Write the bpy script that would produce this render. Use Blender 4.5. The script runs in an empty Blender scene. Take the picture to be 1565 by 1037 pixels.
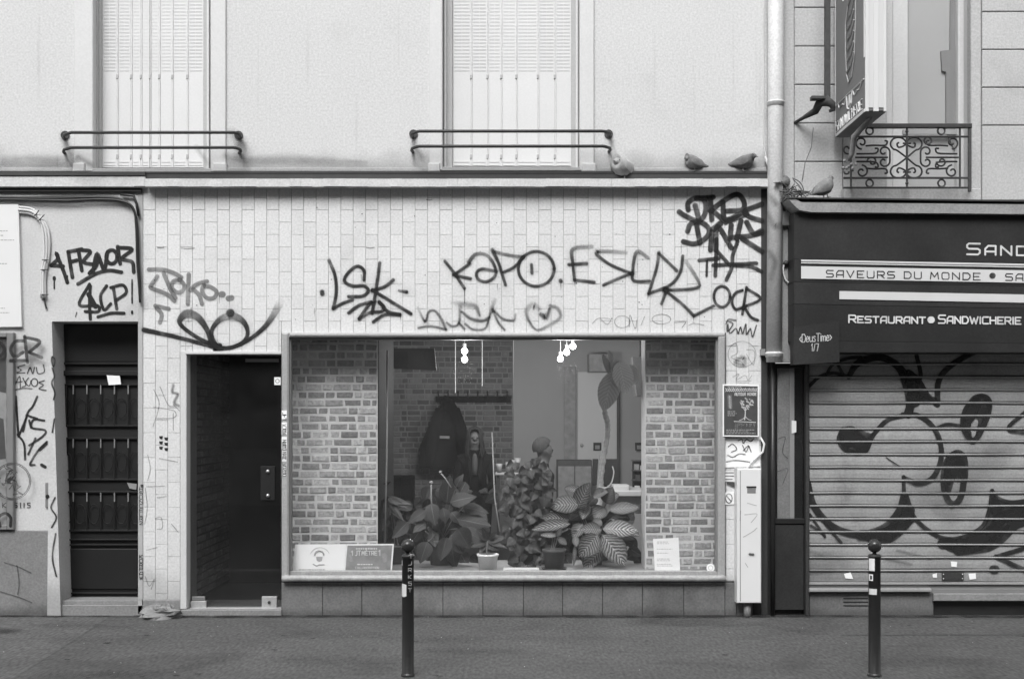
import bpy, math, random
from mathutils import Vector, Matrix
random.seed(7)
R = random.Random(11)
SC = bpy.context.scene
COL = SC.collection
# ------------------------------------------------------------------ camera, world, sun, exposure
D, F, H, VX, VY = 9.7, 1843.0, 1.579, 782.0, 640.0      # camera distance, focal length, eye height
cam = bpy.data.cameras.new('camera'); camo = bpy.data.objects.new('camera', cam); COL.objects.link(camo)
camo.location = (0, -D, H); camo.rotation_euler = (math.pi/2, 0, 0)
cam.sensor_width = 36; cam.lens = 36*F/1565; cam.shift_x = (782.5-VX)/1565; cam.shift_y = (VY-518.5)/1565
cam.clip_start = 0.05; cam.clip_end = 500
SC.camera = camo
w = bpy.data.worlds.new('World'); SC.world = w; w.use_nodes = True
nt = w.node_tree; nt.nodes.clear()
sky = nt.nodes.new('ShaderNodeTexSky'); sky.sky_type = 'NISHITA'; sky.sun_disc = False
sky.sun_elevation = math.radians(48); sky.sun_rotation = math.radians(195)
sky.air_density = 1.6; sky.dust_density = 4.0
bw = nt.nodes.new('ShaderNodeRGBToBW'); bg = nt.nodes.new('ShaderNodeBackground'); bg.inputs[1].default_value = 0.15
wo = nt.nodes.new('ShaderNodeOutputWorld')
nt.links.new(sky.outputs[0], bw.inputs[0]); nt.links.new(bw.outputs[0], bg.inputs[0]); nt.links.new(bg.outputs[0], wo.inputs[0])
sl = bpy.data.lights.new('sun', 'SUN'); sl.energy = 1.1; sl.angle = math.radians(28); sl.color = (1, 1, 1)
so = bpy.data.objects.new('sun', sl); COL.objects.link(so)
so.rotation_euler = (math.radians(42), 0, math.radians(-15))
so.location = (0, -5, 12)
SC.view_settings.view_transform = 'Standard'; SC.view_settings.look = 'None'
SC.view_settings.gamma = 1; SC.view_settings.use_curve_mapping = False
SC.view_settings.exposure = 0.85
SC.render.filter_size = 2.1

# ------------------------------------------------------------------ helpers
def P(px, py, y=0.0):
    k = (D+y)/F
    return Vector(((px-VX)*k, y, H+(VY-py)*k))
ORG = {}
def setp(o, label=None, cat=None, group=None, kind=None):
    if label: o['label'] = label
    if cat: o['category'] = cat
    if group: o['group'] = group
    if kind: o['kind'] = kind
    return o
def thing(name, label, cat, loc, group=None, kind=None):
    o = bpy.data.objects.new(name, None); COL.objects.link(o)
    o.empty_display_size = 0.1
    o.location = loc; ORG[o.name] = Vector(loc)
    return setp(o, label, cat, group, kind)
def org(o):
    return ORG[o.name] if o is not None else Vector((0, 0, 0))

class MB:
    def __init__(s): s.v = []; s.f = []; s.uv = []; s.uv2 = []; s.m = []
    def add(s, vs, fs, uvs=None, uv2=None, m=0):
        b = len(s.v); s.v += [Vector(v) for v in vs]
        s.uv += uvs if uvs else [(0, 0)]*len(vs)
        s.uv2 += uv2 if uv2 else [(0, 0)]*len(vs)
        s.f += [tuple(b+i for i in f) for f in fs]; s.m += [m]*len(fs)
        return s
    def box(s, x0, y0, z0, x1, y1, z1, bev=0.0, m=0):
        if x0 > x1: x0, x1 = x1, x0
        if y0 > y1: y0, y1 = y1, y0
        if z0 > z1: z0, z1 = z1, z0
        b = min(bev, (x1-x0)/2.1, (z1-z0)/2.1, (y1-y0)/1.1)
        if b <= 0:
            return s.add([(x0,y0,z0),(x1,y0,z0),(x1,y1,z0),(x0,y1,z0),(x0,y0,z1),(x1,y0,z1),(x1,y1,z1),(x0,y1,z1)],
                     [(0,3,2,1),(4,5,6,7),(0,1,5,4),(1,2,6,5),(2,3,7,6),(3,0,4,7)], m=m)
        return s.add([(x0+b,y0,z0+b),(x1-b,y0,z0+b),(x1-b,y0,z1-b),(x0+b,y0,z1-b),
                      (x0,y0+b,z0),(x1,y0+b,z0),(x1,y0+b,z1),(x0,y0+b,z1),
                      (x0,y1,z0),(x1,y1,z0),(x1,y1,z1),(x0,y1,z1)],
                     [(0,1,2,3),(4,5,1,0),(5,6,2,1),(6,7,3,2),(7,4,0,3),
                      (8,9,5,4),(9,10,6,5),(10,11,7,6),(11,8,4,7),(11,10,9,8)], m=m)
    def pbox(s, px0, py0, px1, py1, yf, yb, bev=0.0, m=0):
        a = P(px0, py0, yf); b = P(px1, py1, yf)
        return s.box(a.x, yf, b.z, b.x, yb, a.z, bev, m)
    def prism(s, pts, yf, yb, m=0):                      # outline in photo pixels at depth yf
        q = [P(x, y, yf) for x, y in pts]; n = len(q)
        area = sum(q[i].x*q[(i+1) % n].z-q[(i+1) % n].x*q[i].z for i in range(n))
        if area < 0: q.reverse()
        vs = q+[Vector((p.x, yb, p.z)) for p in q]
        fs = [tuple(range(n)), tuple(range(2*n-1, n-1, -1))]
        fs += [(i, n+i, n+(i+1) % n, (i+1) % n) for i in range(n)]
        return s.add(vs, fs, m=m)
    def tube(s, pts, r, n=8, m=0, caps=True):
        pts = [Vector(p) for p in pts]; k = len(pts)
        rs = r if isinstance(r, (list, tuple)) else [r]*k
        vs = []; up = None
        for i, p in enumerate(pts):
            t = (pts[min(i+1, k-1)]-pts[max(i-1, 0)])
            if t.length < 1e-9: t = Vector((0, 0, 1))
            t.normalize()
            if up is None:
                up = Vector((0, 0, 1)) if abs(t.z) < .9 else Vector((0, 1, 0))
            a = t.cross(up)
            if a.length < 1e-4: a = t.cross(Vector((1, 0, .3)))
            a.normalize(); b = a.cross(t).normalized(); up = b
            for j in range(n):
                q = 2*math.pi*j/n
                vs.append(p+(a*math.cos(q)+b*math.sin(q))*rs[i])
        fs = []
        for i in range(k-1):
            for j in range(n):
                fs.append((i*n+j, (i+1)*n+j, (i+1)*n+(j+1) % n, i*n+(j+1) % n))
        if caps:
            fs.append(tuple(range(n))); fs.append(tuple((k-1)*n+j for j in range(n-1, -1, -1)))
        return s.add(vs, fs, m=m)
    def lathe(s, c, prof, n=24, m=0, axis='z', sx=1, sy=1):
        c = Vector(c); vs = []; k = len(prof)
        for r, h in prof:
            for j in range(n):
                q = 2*math.pi*j/n
                if axis == 'z': vs.append(c+Vector((r*sx*math.cos(q), r*sy*math.sin(q), h)))
                else: vs.append(c+Vector((r*sx*math.cos(q), h, r*sy*math.sin(q))))
        fs = []
        for i in range(k-1):
            for j in range(n):
                f = (i*n+j, i*n+(j+1) % n, (i+1)*n+(j+1) % n, (i+1)*n+j)
                fs.append(f if axis == 'z' else f[::-1])
        fs.append(tuple(range(n-1, -1, -1))); fs.append(tuple((k-1)*n+j for j in range(n)))
        return s.add(vs, fs, m=m)
    def ball(s, c, rx, ry=None, rz=None, n=12, m=0):
        ry = ry or rx; rz = rz or rx
        prof = [(math.sin(math.pi*i/8)*rx+1e-4, -math.cos(math.pi*i/8)*rz) for i in range(9)]
        return s.lathe(c, prof, n, m, 'z', 1, ry/rx)
    def mesh(s, name, off=Vector((0, 0, 0)), smooth=False):
        me = bpy.data.meshes.new(name)
        me.from_pydata([tuple(v-off) for v in s.v], [], s.f)
        if any(u != (0, 0) for u in s.uv):
            l1 = me.uv_layers.new(name='uv'); l2 = me.uv_layers.new(name='uv2')
            for lp in me.loops:
                l1.data[lp.index].uv = s.uv[lp.vertex_index]; l2.data[lp.index].uv = s.uv2[lp.vertex_index]
        me.polygons.foreach_set('material_index', s.m)
        if smooth: me.polygons.foreach_set('use_smooth', [True]*len(me.polygons))
        me.update()
        return me
    def build(s, name, mat, parent=None, smooth=False, label=None, cat=None, group=None, kind=None, local=None):
        # local: give the part its own origin (world point)
        base = org(parent); o0 = Vector(local) if local is not None else base
        if parent is None and local is None and s.v:
            lo = Vector((sum(v.x for v in s.v)/len(s.v), sum(v.y for v in s.v)/len(s.v), min(v.z for v in s.v))); o0 = lo
        me = s.mesh(name, o0, smooth)
        for mm in (mat if isinstance(mat, list) else [mat]): me.materials.append(mm)
        o = bpy.data.objects.new(name, me); COL.objects.link(o); ORG[o.name] = o0
        if parent is not None:
            o.parent = parent; o.location = o0-base
        else: o.location = o0
        if smooth == 'auto': pass
        return setp(o, label, cat, group, kind)
def inst(name, me, parent, loc, rot=None, label=None):
    o = bpy.data.objects.new(name, me); COL.objects.link(o)
    ORG[o.name] = Vector(loc)
    o.parent = parent
    if rot is not None:
        o.matrix_local = Matrix.Translation(Vector(loc)-org(parent)) @ rot
    else: o.location = Vector(loc)-org(parent)
    if label: o['label'] = label
    return o
def copy_thing(src, loc, rotz, label):
    c = src.copy(); COL.objects.link(c); c.location = loc; c.rotation_euler = (src.rotation_euler[0], src.rotation_euler[1], rotz)
    c['label'] = label; ORG[c.name] = Vector(loc)
    for ch in list(src.children):
        d = ch.copy(); COL.objects.link(d); d.parent = c
        for g in list(ch.children):
            e = g.copy(); COL.objects.link(e); e.parent = d
    return c

# ------------------------------------------------------------------ materials (black and white film: every colour is a grey)
def mat(name, v, rough=.6, amt=.12, scale=3.0, obj=0.0, bump=0.0, bscale=60, metal=0.0, fine=0.0, spec=.5, dirtz=None, dirtc=.2, stain=0.0, coat=0.0, stretch=None):
    m = bpy.data.materials.new(name); m.use_nodes = True; t = m.node_tree; N = t.nodes; L = t.links
    b = N['Principled BSDF']; b.inputs['Roughness'].default_value = rough; b.inputs['Metallic'].default_value = metal
    b.inputs['Specular IOR Level'].default_value = spec
    if coat: b.inputs['Coat Weight'].default_value = coat; b.inputs['Coat Roughness'].default_value = .15
    geo = N.new('ShaderNodeNewGeometry')
    def noise(sc, det=6, dist=0):
        n = N.new('ShaderNodeTexNoise'); n.inputs['Scale'].default_value = sc; n.inputs['Detail'].default_value = det
        n.inputs['Distortion'].default_value = dist
        L.new(geo.outputs['Position'], n.inputs['Vector']); return n.outputs['Fac']
    def math_(op, a, bb, clamp=False):
        n = N.new('ShaderNodeMath'); n.operation = op; n.use_clamp = clamp
        for i, x in enumerate((a, bb)):
            if x is None: continue
            if isinstance(x, (int, float)): n.inputs[i].default_value = x
            else: L.new(x, n.inputs[i])
        return n.outputs[0]
    val = math_('MULTIPLY_ADD', noise(scale), 2*amt); val.node.inputs[2].default_value = 1-amt
    if fine:
        if stretch:
            mp = N.new('ShaderNodeMapping'); mp.inputs['Scale'].default_value = stretch; L.new(geo.outputs['Position'], mp.inputs[0])
            nn_ = N.new('ShaderNodeTexNoise'); nn_.inputs['Scale'].default_value = 1; nn_.inputs['Detail'].default_value = 3; L.new(mp.outputs[0], nn_.inputs['Vector']); src = nn_.outputs['Fac']
        else: src = noise(62, 2.5)
        f = math_('MULTIPLY_ADD', src, 7*fine); f.node.inputs[2].default_value = 1-3.5*fine
        val = math_('MULTIPLY', val, f)
    if obj:
        oi = N.new('ShaderNodeObjectInfo')
        r = math_('MULTIPLY_ADD', oi.outputs['Random'], 2*obj); r.node.inputs[2].default_value = 1-obj
        val = math_('MULTIPLY', val, r)
    if stain:
        s = noise(1.3, 8, .6); mr = N.new('ShaderNodeMapRange'); mr.interpolation_type = 'SMOOTHSTEP'
        mr.inputs['From Min'].default_value = .56; mr.inputs['From Max'].default_value = .70
        mr.inputs['To Min'].default_value = 1; mr.inputs['To Max'].default_value = 1-stain
        L.new(s, mr.inputs['Value']); val = math_('MULTIPLY', val, mr.outputs[0])
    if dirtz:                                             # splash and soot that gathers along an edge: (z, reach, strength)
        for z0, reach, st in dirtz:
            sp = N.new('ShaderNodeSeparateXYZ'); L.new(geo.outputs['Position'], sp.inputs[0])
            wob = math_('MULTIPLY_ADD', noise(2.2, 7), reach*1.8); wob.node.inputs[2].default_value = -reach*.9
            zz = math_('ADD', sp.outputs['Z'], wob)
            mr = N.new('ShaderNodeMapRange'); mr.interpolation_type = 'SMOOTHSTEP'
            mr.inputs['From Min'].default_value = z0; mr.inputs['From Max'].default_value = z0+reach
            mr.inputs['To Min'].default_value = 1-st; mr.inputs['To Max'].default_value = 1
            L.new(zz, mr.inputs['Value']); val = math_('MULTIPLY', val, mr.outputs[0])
    val = math_('MULTIPLY', val, v, True)
    L.new(val, b.inputs['Base Color'])
    if bump:
        bn = N.new('ShaderNodeBump'); bn.inputs['Strength'].default_value = bump; bn.inputs['Distance'].default_value = .004
        L.new(noise(bscale, 4), bn.inputs['Height']); L.new(bn.outputs[0], b.inputs['Normal'])
    return m
def spray_mat(name, v, noisy=.25):
    m = bpy.data.materials.new(name); m.use_nodes = True; t = m.node_tree; N = t.nodes; L = t.links
    b = N['Principled BSDF']; b.inputs['Base Color'].default_value = (v, v, v, 1); b.inputs['Roughness'].default_value = .7; b.inputs['Specular IOR Level'].default_value = .2
    u1 = N.new('ShaderNodeUVMap'); u1.uv_map = 'uv'; u2 = N.new('ShaderNodeUVMap'); u2.uv_map = 'uv2'
    ln = N.new('ShaderNodeVectorMath'); ln.operation = 'LENGTH'; L.new(u1.outputs[0], ln.inputs[0])
    s2 = N.new('ShaderNodeSeparateXYZ'); L.new(u2.outputs[0], s2.inputs[0])
    geo = N.new('ShaderNodeNewGeometry')
    nz = N.new('ShaderNodeTexNoise'); nz.inputs['Scale'].default_value = 160; nz.inputs['Detail'].default_value = 3
    L.new(geo.outputs['Position'], nz.inputs['Vector'])
    def M(op, a, c, d=None, clamp=False):
        n = N.new('ShaderNodeMath'); n.operation = op; n.use_clamp = clamp
        for i, x in enumerate((a, c, d)):
            if x is None: continue
            if isinstance(x, (int, float)): n.inputs[i].default_value = x
            else: L.new(x, n.inputs[i])
        return n.outputs[0]
    nn = M('MULTIPLY_ADD', nz.outputs['Fac'], noisy, -noisy/2)
    soft = s2.outputs['Y']                                 # 0 crisp .. 1 very soft
    dist = M('ADD', ln.outputs['Value'], M('MULTIPLY', nn, M('MULTIPLY_ADD', soft, 1.6, .15)))
    edge = M('DIVIDE', M('SUBTRACT', 1.0, dist), M('MULTIPLY_ADD', soft, .95, .04), None, True)
    nb = N.new('ShaderNodeTexNoise'); nb.inputs['Scale'].default_value = 9; nb.inputs['Detail'].default_value = 5
    L.new(geo.outputs['Position'], nb.inputs['Vector'])
    den = M('MULTIPLY_ADD', nb.outputs['Fac'], 1.5, .18, True)
    al = M('MULTIPLY', M('MULTIPLY', M('SMOOTH_MIN', edge, 1.0, .05), s2.outputs['X']), den, None, True)
    tr = N.new('ShaderNodeBsdfTransparent'); mx = N.new('ShaderNodeMixShader')
    L.new(al, mx.inputs[0]); L.new(tr.outputs[0], mx.inputs[1]); L.new(b.outputs[0], mx.inputs[2])
    L.new(mx.outputs[0], N['Material Output'].inputs[0])
    return m
def glass_mat(name, tint=.9, rough=0.0, refl=1.0, haze=0.0):
    m = bpy.data.materials.new(name); m.use_nodes = True; t = m.node_tree; N = t.nodes; L = t.links
    N.remove(N['Principled BSDF'])
    g = N.new('ShaderNodeNewGeometry'); dt = N.new('ShaderNodeVectorMath'); dt.operation = 'DOT_PRODUCT'
    L.new(g.outputs['Normal'], dt.inputs[0]); L.new(g.outputs['Incoming'], dt.inputs[1])
    def MM(op, a, c=None, d=None):
        n = N.new('ShaderNodeMath'); n.operation = op; n.use_clamp = op != 'ABSOLUTE'
        for i, x in enumerate((a, c, d)):
            if x is None: continue
            if isinstance(x, (int, float)): n.inputs[i].default_value = x
            else: L.new(x, n.inputs[i])
        return n
    mu = MM('MULTIPLY_ADD', MM('POWER', MM('SUBTRACT', 1.0, MM('ABSOLUTE', dt.outputs['Value']).outputs[0]).outputs[0], 5.0).outputs[0], .96*refl, .04*refl)
    tr = N.new('ShaderNodeBsdfTransparent'); tr.inputs[0].default_value = (tint, tint, tint, 1)
    gl = N.new('ShaderNodeBsdfGlossy'); gl.inputs['Roughness'].default_value = rough
    mx = N.new('ShaderNodeMixShader'); L.new(mu.outputs[0], mx.inputs[0]); L.new(tr.outputs[0], mx.inputs[1]); L.new(gl.outputs[0], mx.inputs[2])
    df = N.new('ShaderNodeBsdfDiffuse'); df.inputs[0].default_value = (.6, .6, .6, 1); m2 = N.new('ShaderNodeMixShader')
    nz = N.new('ShaderNodeTexNoise'); nz.inputs['Scale'].default_value = 2.3; nz.inputs['Detail'].default_value = 8; nz.inputs['Distortion'].default_value = 1.2
    L.new(g.outputs['Position'], nz.inputs['Vector'])
    L.new(MM('MULTIPLY', nz.outputs['Fac'], haze*2).outputs[0], m2.inputs[0]); L.new(mx.outputs[0], m2.inputs[1]); L.new(df.outputs[0], m2.inputs[2])  # painted haze: grey diffuse mixed in to lift blacks behind the panes
    L.new((m2 if haze else mx).outputs[0], N['Material Output'].inputs[0]); return m
def emit_mat(name, s):
    m = bpy.data.materials.new(name); m.use_nodes = True; t = m.node_tree; N = t.nodes
    e = N.new('ShaderNodeEmission'); e.inputs[1].default_value = s; t.links.new(e.outputs[0], N['Material Output'].inputs[0]); return m
def leaf_mat(name, v, stripes=0.0, light=.3):
    m = bpy.data.materials.new(name); m.use_nodes = True; t = m.node_tree; N = t.nodes; L = t.links
    b = N['Principled BSDF']; b.inputs['Roughness'].default_value = .55; b.inputs['Specular IOR Level'].default_value = .35
    u = N.new('ShaderNodeUVMap'); u.uv_map = 'uv'; s = N.new('ShaderNodeSeparateXYZ'); L.new(u.outputs[0], s.inputs[0])
    def M(op, a, c, d=None, clamp=False):
        n = N.new('ShaderNodeMath'); n.operation = op; n.use_clamp = clamp
        for i, x in enumerate((a, c, d)):
            if x is None: continue
            if isinstance(x, (int, float)): n.inputs[i].default_value = x
            else: L.new(x, n.inputs[i])
        return n.outputs[0]
    ax = M('ABSOLUTE', s.outputs['X'], None)
    ph = M('SUBTRACT', M('MULTIPLY', s.outputs['Y'], 62.0), M('MULTIPLY', ax, 16.0))
    gp = N.new('ShaderNodeNewGeometry'); nn = N.new('ShaderNodeTexNoise'); nn.inputs['Scale'].default_value = 22; nn.inputs['Detail'].default_value = 4
    L.new(gp.outputs['Position'], nn.inputs['Vector']); ph = M('MULTIPLY_ADD', nn.outputs['Fac'], 7.0, ph)
    w1 = M('SINE', ph, None)
    w1 = M('MULTIPLY_ADD', w1, .5, .5)
    oi = N.new('ShaderNodeObjectInfo')
    rv = M('MULTIPLY_ADD', oi.outputs['Random'], 1.0, .45)
    if stripes:
        fade = M('SUBTRACT', 1.0, M('POWER', ax, 3.0), None, True)
        w1 = M('MULTIPLY', M('POWER', w1, 1.6), fade)
        val = M('MULTIPLY_ADD', w1, light, v)
    else:
        val = M('MULTIPLY_ADD', w1, v*.28, v*.85)
    mid = M('LESS_THAN', ax, .05)
    val = M('MULTIPLY_ADD', mid, light*.3, val)
    val = M('MULTIPLY', val, rv, None, True)
    L.new(val, b.inputs['Base Color'])
    bn = N.new('ShaderNodeBump'); bn.inputs['Strength'].default_value = .3 if stripes else .1; bn.inputs['Distance'].default_value = .003 if stripes else .001
    L.new(M('SINE', ph, None), bn.inputs['Height']); L.new(bn.outputs[0], b.inputs['Normal'])
    return m

LEDZ = P(0, 262).z
M = dict(
 plaster=mat('plaster', .57, .85, .05, 1.2, bump=.5, bscale=150, fine=.08, stain=.08, dirtz=[(LEDZ-.02, .24, .42)]),
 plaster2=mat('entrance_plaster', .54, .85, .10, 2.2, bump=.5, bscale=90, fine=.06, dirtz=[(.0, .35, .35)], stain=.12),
 dado=mat('cement_dado', .20, .9, .22, 5, bump=.6, bscale=70, fine=.1, dirtz=[(0, .12, .5)], stain=.2),
 trim=mat('painted_trim', .58, .6, .05, 3, bump=.2, fine=.03),
 trimgrey=mat('painted_reveal', .40, .7, .08, 5, fine=.04),
 shutter=mat('white_shutter_paint', .62, .5, .05, 4, fine=.02, obj=.02),
 tile=mat('glazed_tile', .66, .28, .05, 1.6, obj=.035, bump=.1, bscale=25, fine=.075, stain=.10, dirtz=[(.1, .3, .35)]),
 grout=mat('tile_grout', .36, .9, .3, 6, bump=.3),
 cornice=mat('cornice_paint', .55, .7, .22, 9, bump=.4, bscale=70, fine=.08, stain=.15),
 zincdark=mat('dark_flashing', .035, .6, .3, 8, fine=.1),
 zinc=mat('weathered_zinc', .30, .55, .3, 7, metal=.3, bump=.3, fine=.1, stain=.3),
 asphalt=mat('asphalt', .073, .9, .34, 1.6, fine=.27, stain=.25, stretch=(48, 15, 48)),
 asphalt2=mat('asphalt_old', .086, .9, .30, 1.8, fine=.27, stain=.2, stretch=(48, 15, 48)),
 road=mat('road_asphalt', .05, .9, .2, 1.5, bump=.9, bscale=140, fine=.3),
 granite=mat('granite_slab', .155, .6, .30, 6.5, obj=.12, bump=.3, bscale=90, fine=.12, stain=.25, dirtz=[(0, .08, .4)]),
 step=mat('stone_step', .22, .8, .2, 8, bump=.4, fine=.1),
 blackmetal=mat('black_paint_metal', .022, .38, .3, 10, bump=.15),
 darkmetal=mat('dark_iron', .035, .55, .3, 20, fine=.2),
 doorpaint=mat('dark_door_paint', .008, .5, .25, 7, bump=.15, bscale=40),
 doorlite=mat('dark_door_edge', .017, .45, .3, 12, spec=.3),
 alu=mat('anodised_frame', .46, .38, .12, 10, metal=.35, fine=.06),
 aluin=mat('inner_frame', .22, .5, .12, 10, metal=.2),
 sill=mat('worn_sill', .33, .5, .35, 14, bump=.4, fine=.1),
 white=mat('white_plastic', .70, .45, .05, 4),
 paper=mat('white_paper', .84, .8, .05, 6),
 greyprint=mat('grey_print', .24, .6, .45, 14),
 darkprint=mat('dark_poster_print', .055, .6, .4, 16),
 ink=mat('ink', .03, .8, .2, 30, spec=.2), inkgrey=mat('pale_ink', .38, .8, .2, 30), inkwhite=mat('white_ink', .72, .7, .1, 30),
 brick=mat('brick_face', .285, .9, .6, 34, obj=.45, bump=1.0, bscale=75, fine=.09),
 mortar=mat('mortar', .52, .95, .2, 12, bump=.5),
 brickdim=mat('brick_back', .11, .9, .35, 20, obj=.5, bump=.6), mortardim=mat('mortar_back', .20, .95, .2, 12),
 inwall=mat('interior_plaster', .33, .9, .08, 2), inwhite=mat('interior_white', .55, .8, .05, 2),
 inceil=mat('interior_ceiling', .42, .9, .05, 2), infloor=mat('interior_floor', .05, .6, .2, 3),
 dark=mat('dark_cloth', .008, .95, .3, 20, spec=.1), dark2=mat('dark_trousers', .012, .95, .3, 20, spec=.1), stripe=mat('patterned_shirt', .05, .9, .3, 60),
 skin=mat('skin', .06, .6, .06, 8), hair=mat('hair', .022, .75, .5, 50, spec=.2), hairshort=mat('short_grey_hair', .035, .9, .5, 90, spec=.15, bump=.8, bscale=180),
 pipe=mat('painted_pipe', .60, .5, .12, 7, fine=.08, stain=.3),
 stoneblock=mat('painted_stone', .46, .8, .09, 3, obj=.04, bump=.4, fine=.09, stain=.12), stonejoint=mat('stone_joint', .16, .9, .2, 8),
 fascia=mat('dark_fascia', .022, .5, .7, 2.6, fine=.12, obj=.25, spec=.35), fasciaw=mat('fascia_white', .58, .45, .08, 4),  # wide tone swings paint in the reflection streaks of the dark boards
 rshut=mat('shutter_slat_metal', .32, .55, .2, 5, metal=.1, fine=.10, obj=.08, stain=.3, dirtz=[(.2, .35, .2)]), rrib=mat('shutter_rib_metal', .34, .45, .2, 5, metal=.2, fine=.06),
 pigeonpale=mat('pale_feathers', .38, .9, .45, 28, bump=.5), pigeon=mat('pigeon_feathers', .17, .9, .6, 28, obj=.25, bump=.5), twig=mat('dry_twig', .10, .9, .3, 50),
 cloth=mat('crumpled_cloth', .22, .95, .35, 22, bump=.8, bscale=50), rust=mat('rusty_metal', .06, .85, .4, 25, bump=.4),
 signside=mat('sign_side_print', .17, .5, .15, 5), signfront=mat('sign_front', .62, .4, .05, 4),
 terracotta=mat('clay_pot', .09, .8, .2, 10), soil=mat('soil', .03, 1, .3, 30), stem=mat('plant_stem', .12, .7, .3, 30),
 trunk=mat('ringed_trunk', .40, .8, .5, 45), chrome=mat('steel_fitting', .5, .3, .1, 10, metal=.8),
 oppwall=mat('opposite_wall', .20, .9, .1, 1), oppwin=mat('opposite_window', .03, .2, .1, 1),
 glass=glass_mat('window_glass', 1.0, 0.0, .9, .016), glassdoor=glass_mat('dark_door_glass', .7, 0.01, 1.0, .012), glasshaze=glass_mat('dusty_glass', .94, .1, .8),
 bulb=emit_mat('bulb_light', 14), 
 leaf=leaf_mat('leaf_dark', .030, 0, .2), leafp=leaf_mat('leaf_patterned', .05, 1, .27), ivy=leaf_mat('leaf_ivy', .052, 0, .1), leaft=leaf_mat('leaf_tall', .34, 0, .14),
 spray=spray_mat('spray_black', .022), spraysoft=spray_mat('spray_dark_grey', .035, .5), spraygrey=spray_mat('spray_grey', .13), 
 wpaint=spray_mat('paint_white', .62, .1), bpaint=spray_mat('paint_black_letters', .04, .05), mark=spray_mat('marker', .06, .2),
)
# ------------------------------------------------------------------ strokes (paint, lettering)
def smooth(pts, n=6):
    if len(pts) < 3: 
        a, b = pts; return [tuple(a[i]+(b[i]-a[i])*t/4 for i in range(len(a))) for t in range(5)]
    out = []; q = [tuple(2*pts[0][i]-pts[1][i] for i in range(len(pts[0])))]+list(pts)+[tuple(2*pts[-1][i]-pts[-2][i] for i in range(len(pts[0])))]
    if pts[0] == pts[-1]: q[0] = pts[-2]; q[-1] = pts[1]
    for k in range(1, len(q)-2):
        for j in range(n):
            t = j/n; out.append(tuple(.5*((2*q[k][i])+(-q[k-1][i]+q[k+1][i])*t+(2*q[k-1][i]-5*q[k][i]+4*q[k+1][i]-q[k+2][i])*t*t+(-q[k-1][i]+3*q[k][i]-3*q[k+1][i]+q[k+2][i])*t**3) for i in range(len(pts[0]))))
    out.append(tuple(pts[-1])); return out
LAY = [0]
def nextlay():
    LAY[0] = (LAY[0]+1) % 40
    return LAY[0]*0.00004
def ribbon(mb, pts, w, yp, op=1.0, soft=.3, sm=True):
    """pts: (px,py[,width factor[,opacity factor]]) ; w width in px ; yp: plane depth or function(px,py)"""
    pts = [tuple(p)+(1.0,)*(4-len(p)) for p in pts]
    if sm: pts = smooth(pts)
    else: pts = smooth(pts[:2])
    dy = nextlay(); n = len(pts); vs = []; uv = []; u2 = []
    fl = lambda p: (yp(p[0], p[1]) if callable(yp) else yp)
    rows = []
    for i, p in enumerate(pts):
        a = pts[max(i-1, 0)]; b = pts[min(i+1, n-1)]
        tx, ty = b[0]-a[0], b[1]-a[1]; l = math.hypot(tx, ty) or 1; tx /= l; ty /= l
        rows.append((p, tx, ty))
    p, tx, ty = rows[0]; hw = w*p[2]/2
    rr = [((p[0]-tx*hw, p[1]-ty*hw, p[2], p[3]), tx, ty, 1)]+[(p_, a_, b_, 0) for p_, a_, b_ in rows]
    p, tx, ty = rows[-1]; hw = w*p[2]/2
    rr.append(((p[0]+tx*hw, p[1]+ty*hw, p[2], p[3]), tx, ty, 1))
    for i, (p, tx, ty, e) in enumerate(rr):
        hw = w*p[2]/2; y = fl(p)-dy-i*0.000004
        for s in (-1, 1):
            vs.append(P(p[0]-ty*hw*s, p[1]+tx*hw*s, y)); uv.append((s*1.0, float(e)+1e-5)); u2.append((op*max(0, p[3]), soft))
    fs = [(2*i, 2*i+1, 2*i+3, 2*i+2) for i in range(len(rr)-1)]
    mb.add(vs, fs, uv, u2)
def ell(cx, cy, rx, ry, n=12, a0=0, a1=360):
    return [(cx+rx*math.cos(math.radians(a0+(a1-a0)*i/n)), cy+ry*math.sin(math.radians(a0+(a1-a0)*i/n))) for i in range(n+1)]
def Z(ox, oy, s, pts):
    return [(ox+p[0]/s, oy+p[1]/s)+tuple(p[2:]) for p in pts]
def tag(parent, label, strokes, w, y, material, op=.95, soft=.3, ox=0, oy=0, s=1.0, name='graffiti', poly=False):
    mb = MB()
    for st in strokes:
        ww = w; oo = op; ss = soft
        if isinstance(st, tuple): st, ww, *rest = st; 
        pts = Z(ox, oy, s, st)
        if len(pts) == 1: pts = [pts[0], (pts[0][0]+.3,)+tuple(pts[0][1:])]
        if poly:
            for a, b in zip(pts, pts[1:]): ribbon(mb, [a, b], ww/s, y, oo, ss)
        else:
            if ss >= .28 and oo > .6: ribbon(mb, pts, ww/s*2.3, y, .13, 1.0)
            ribbon(mb, pts, ww/s, y, oo, ss)
    return mb.build(name, material, parent, label=label)
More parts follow.
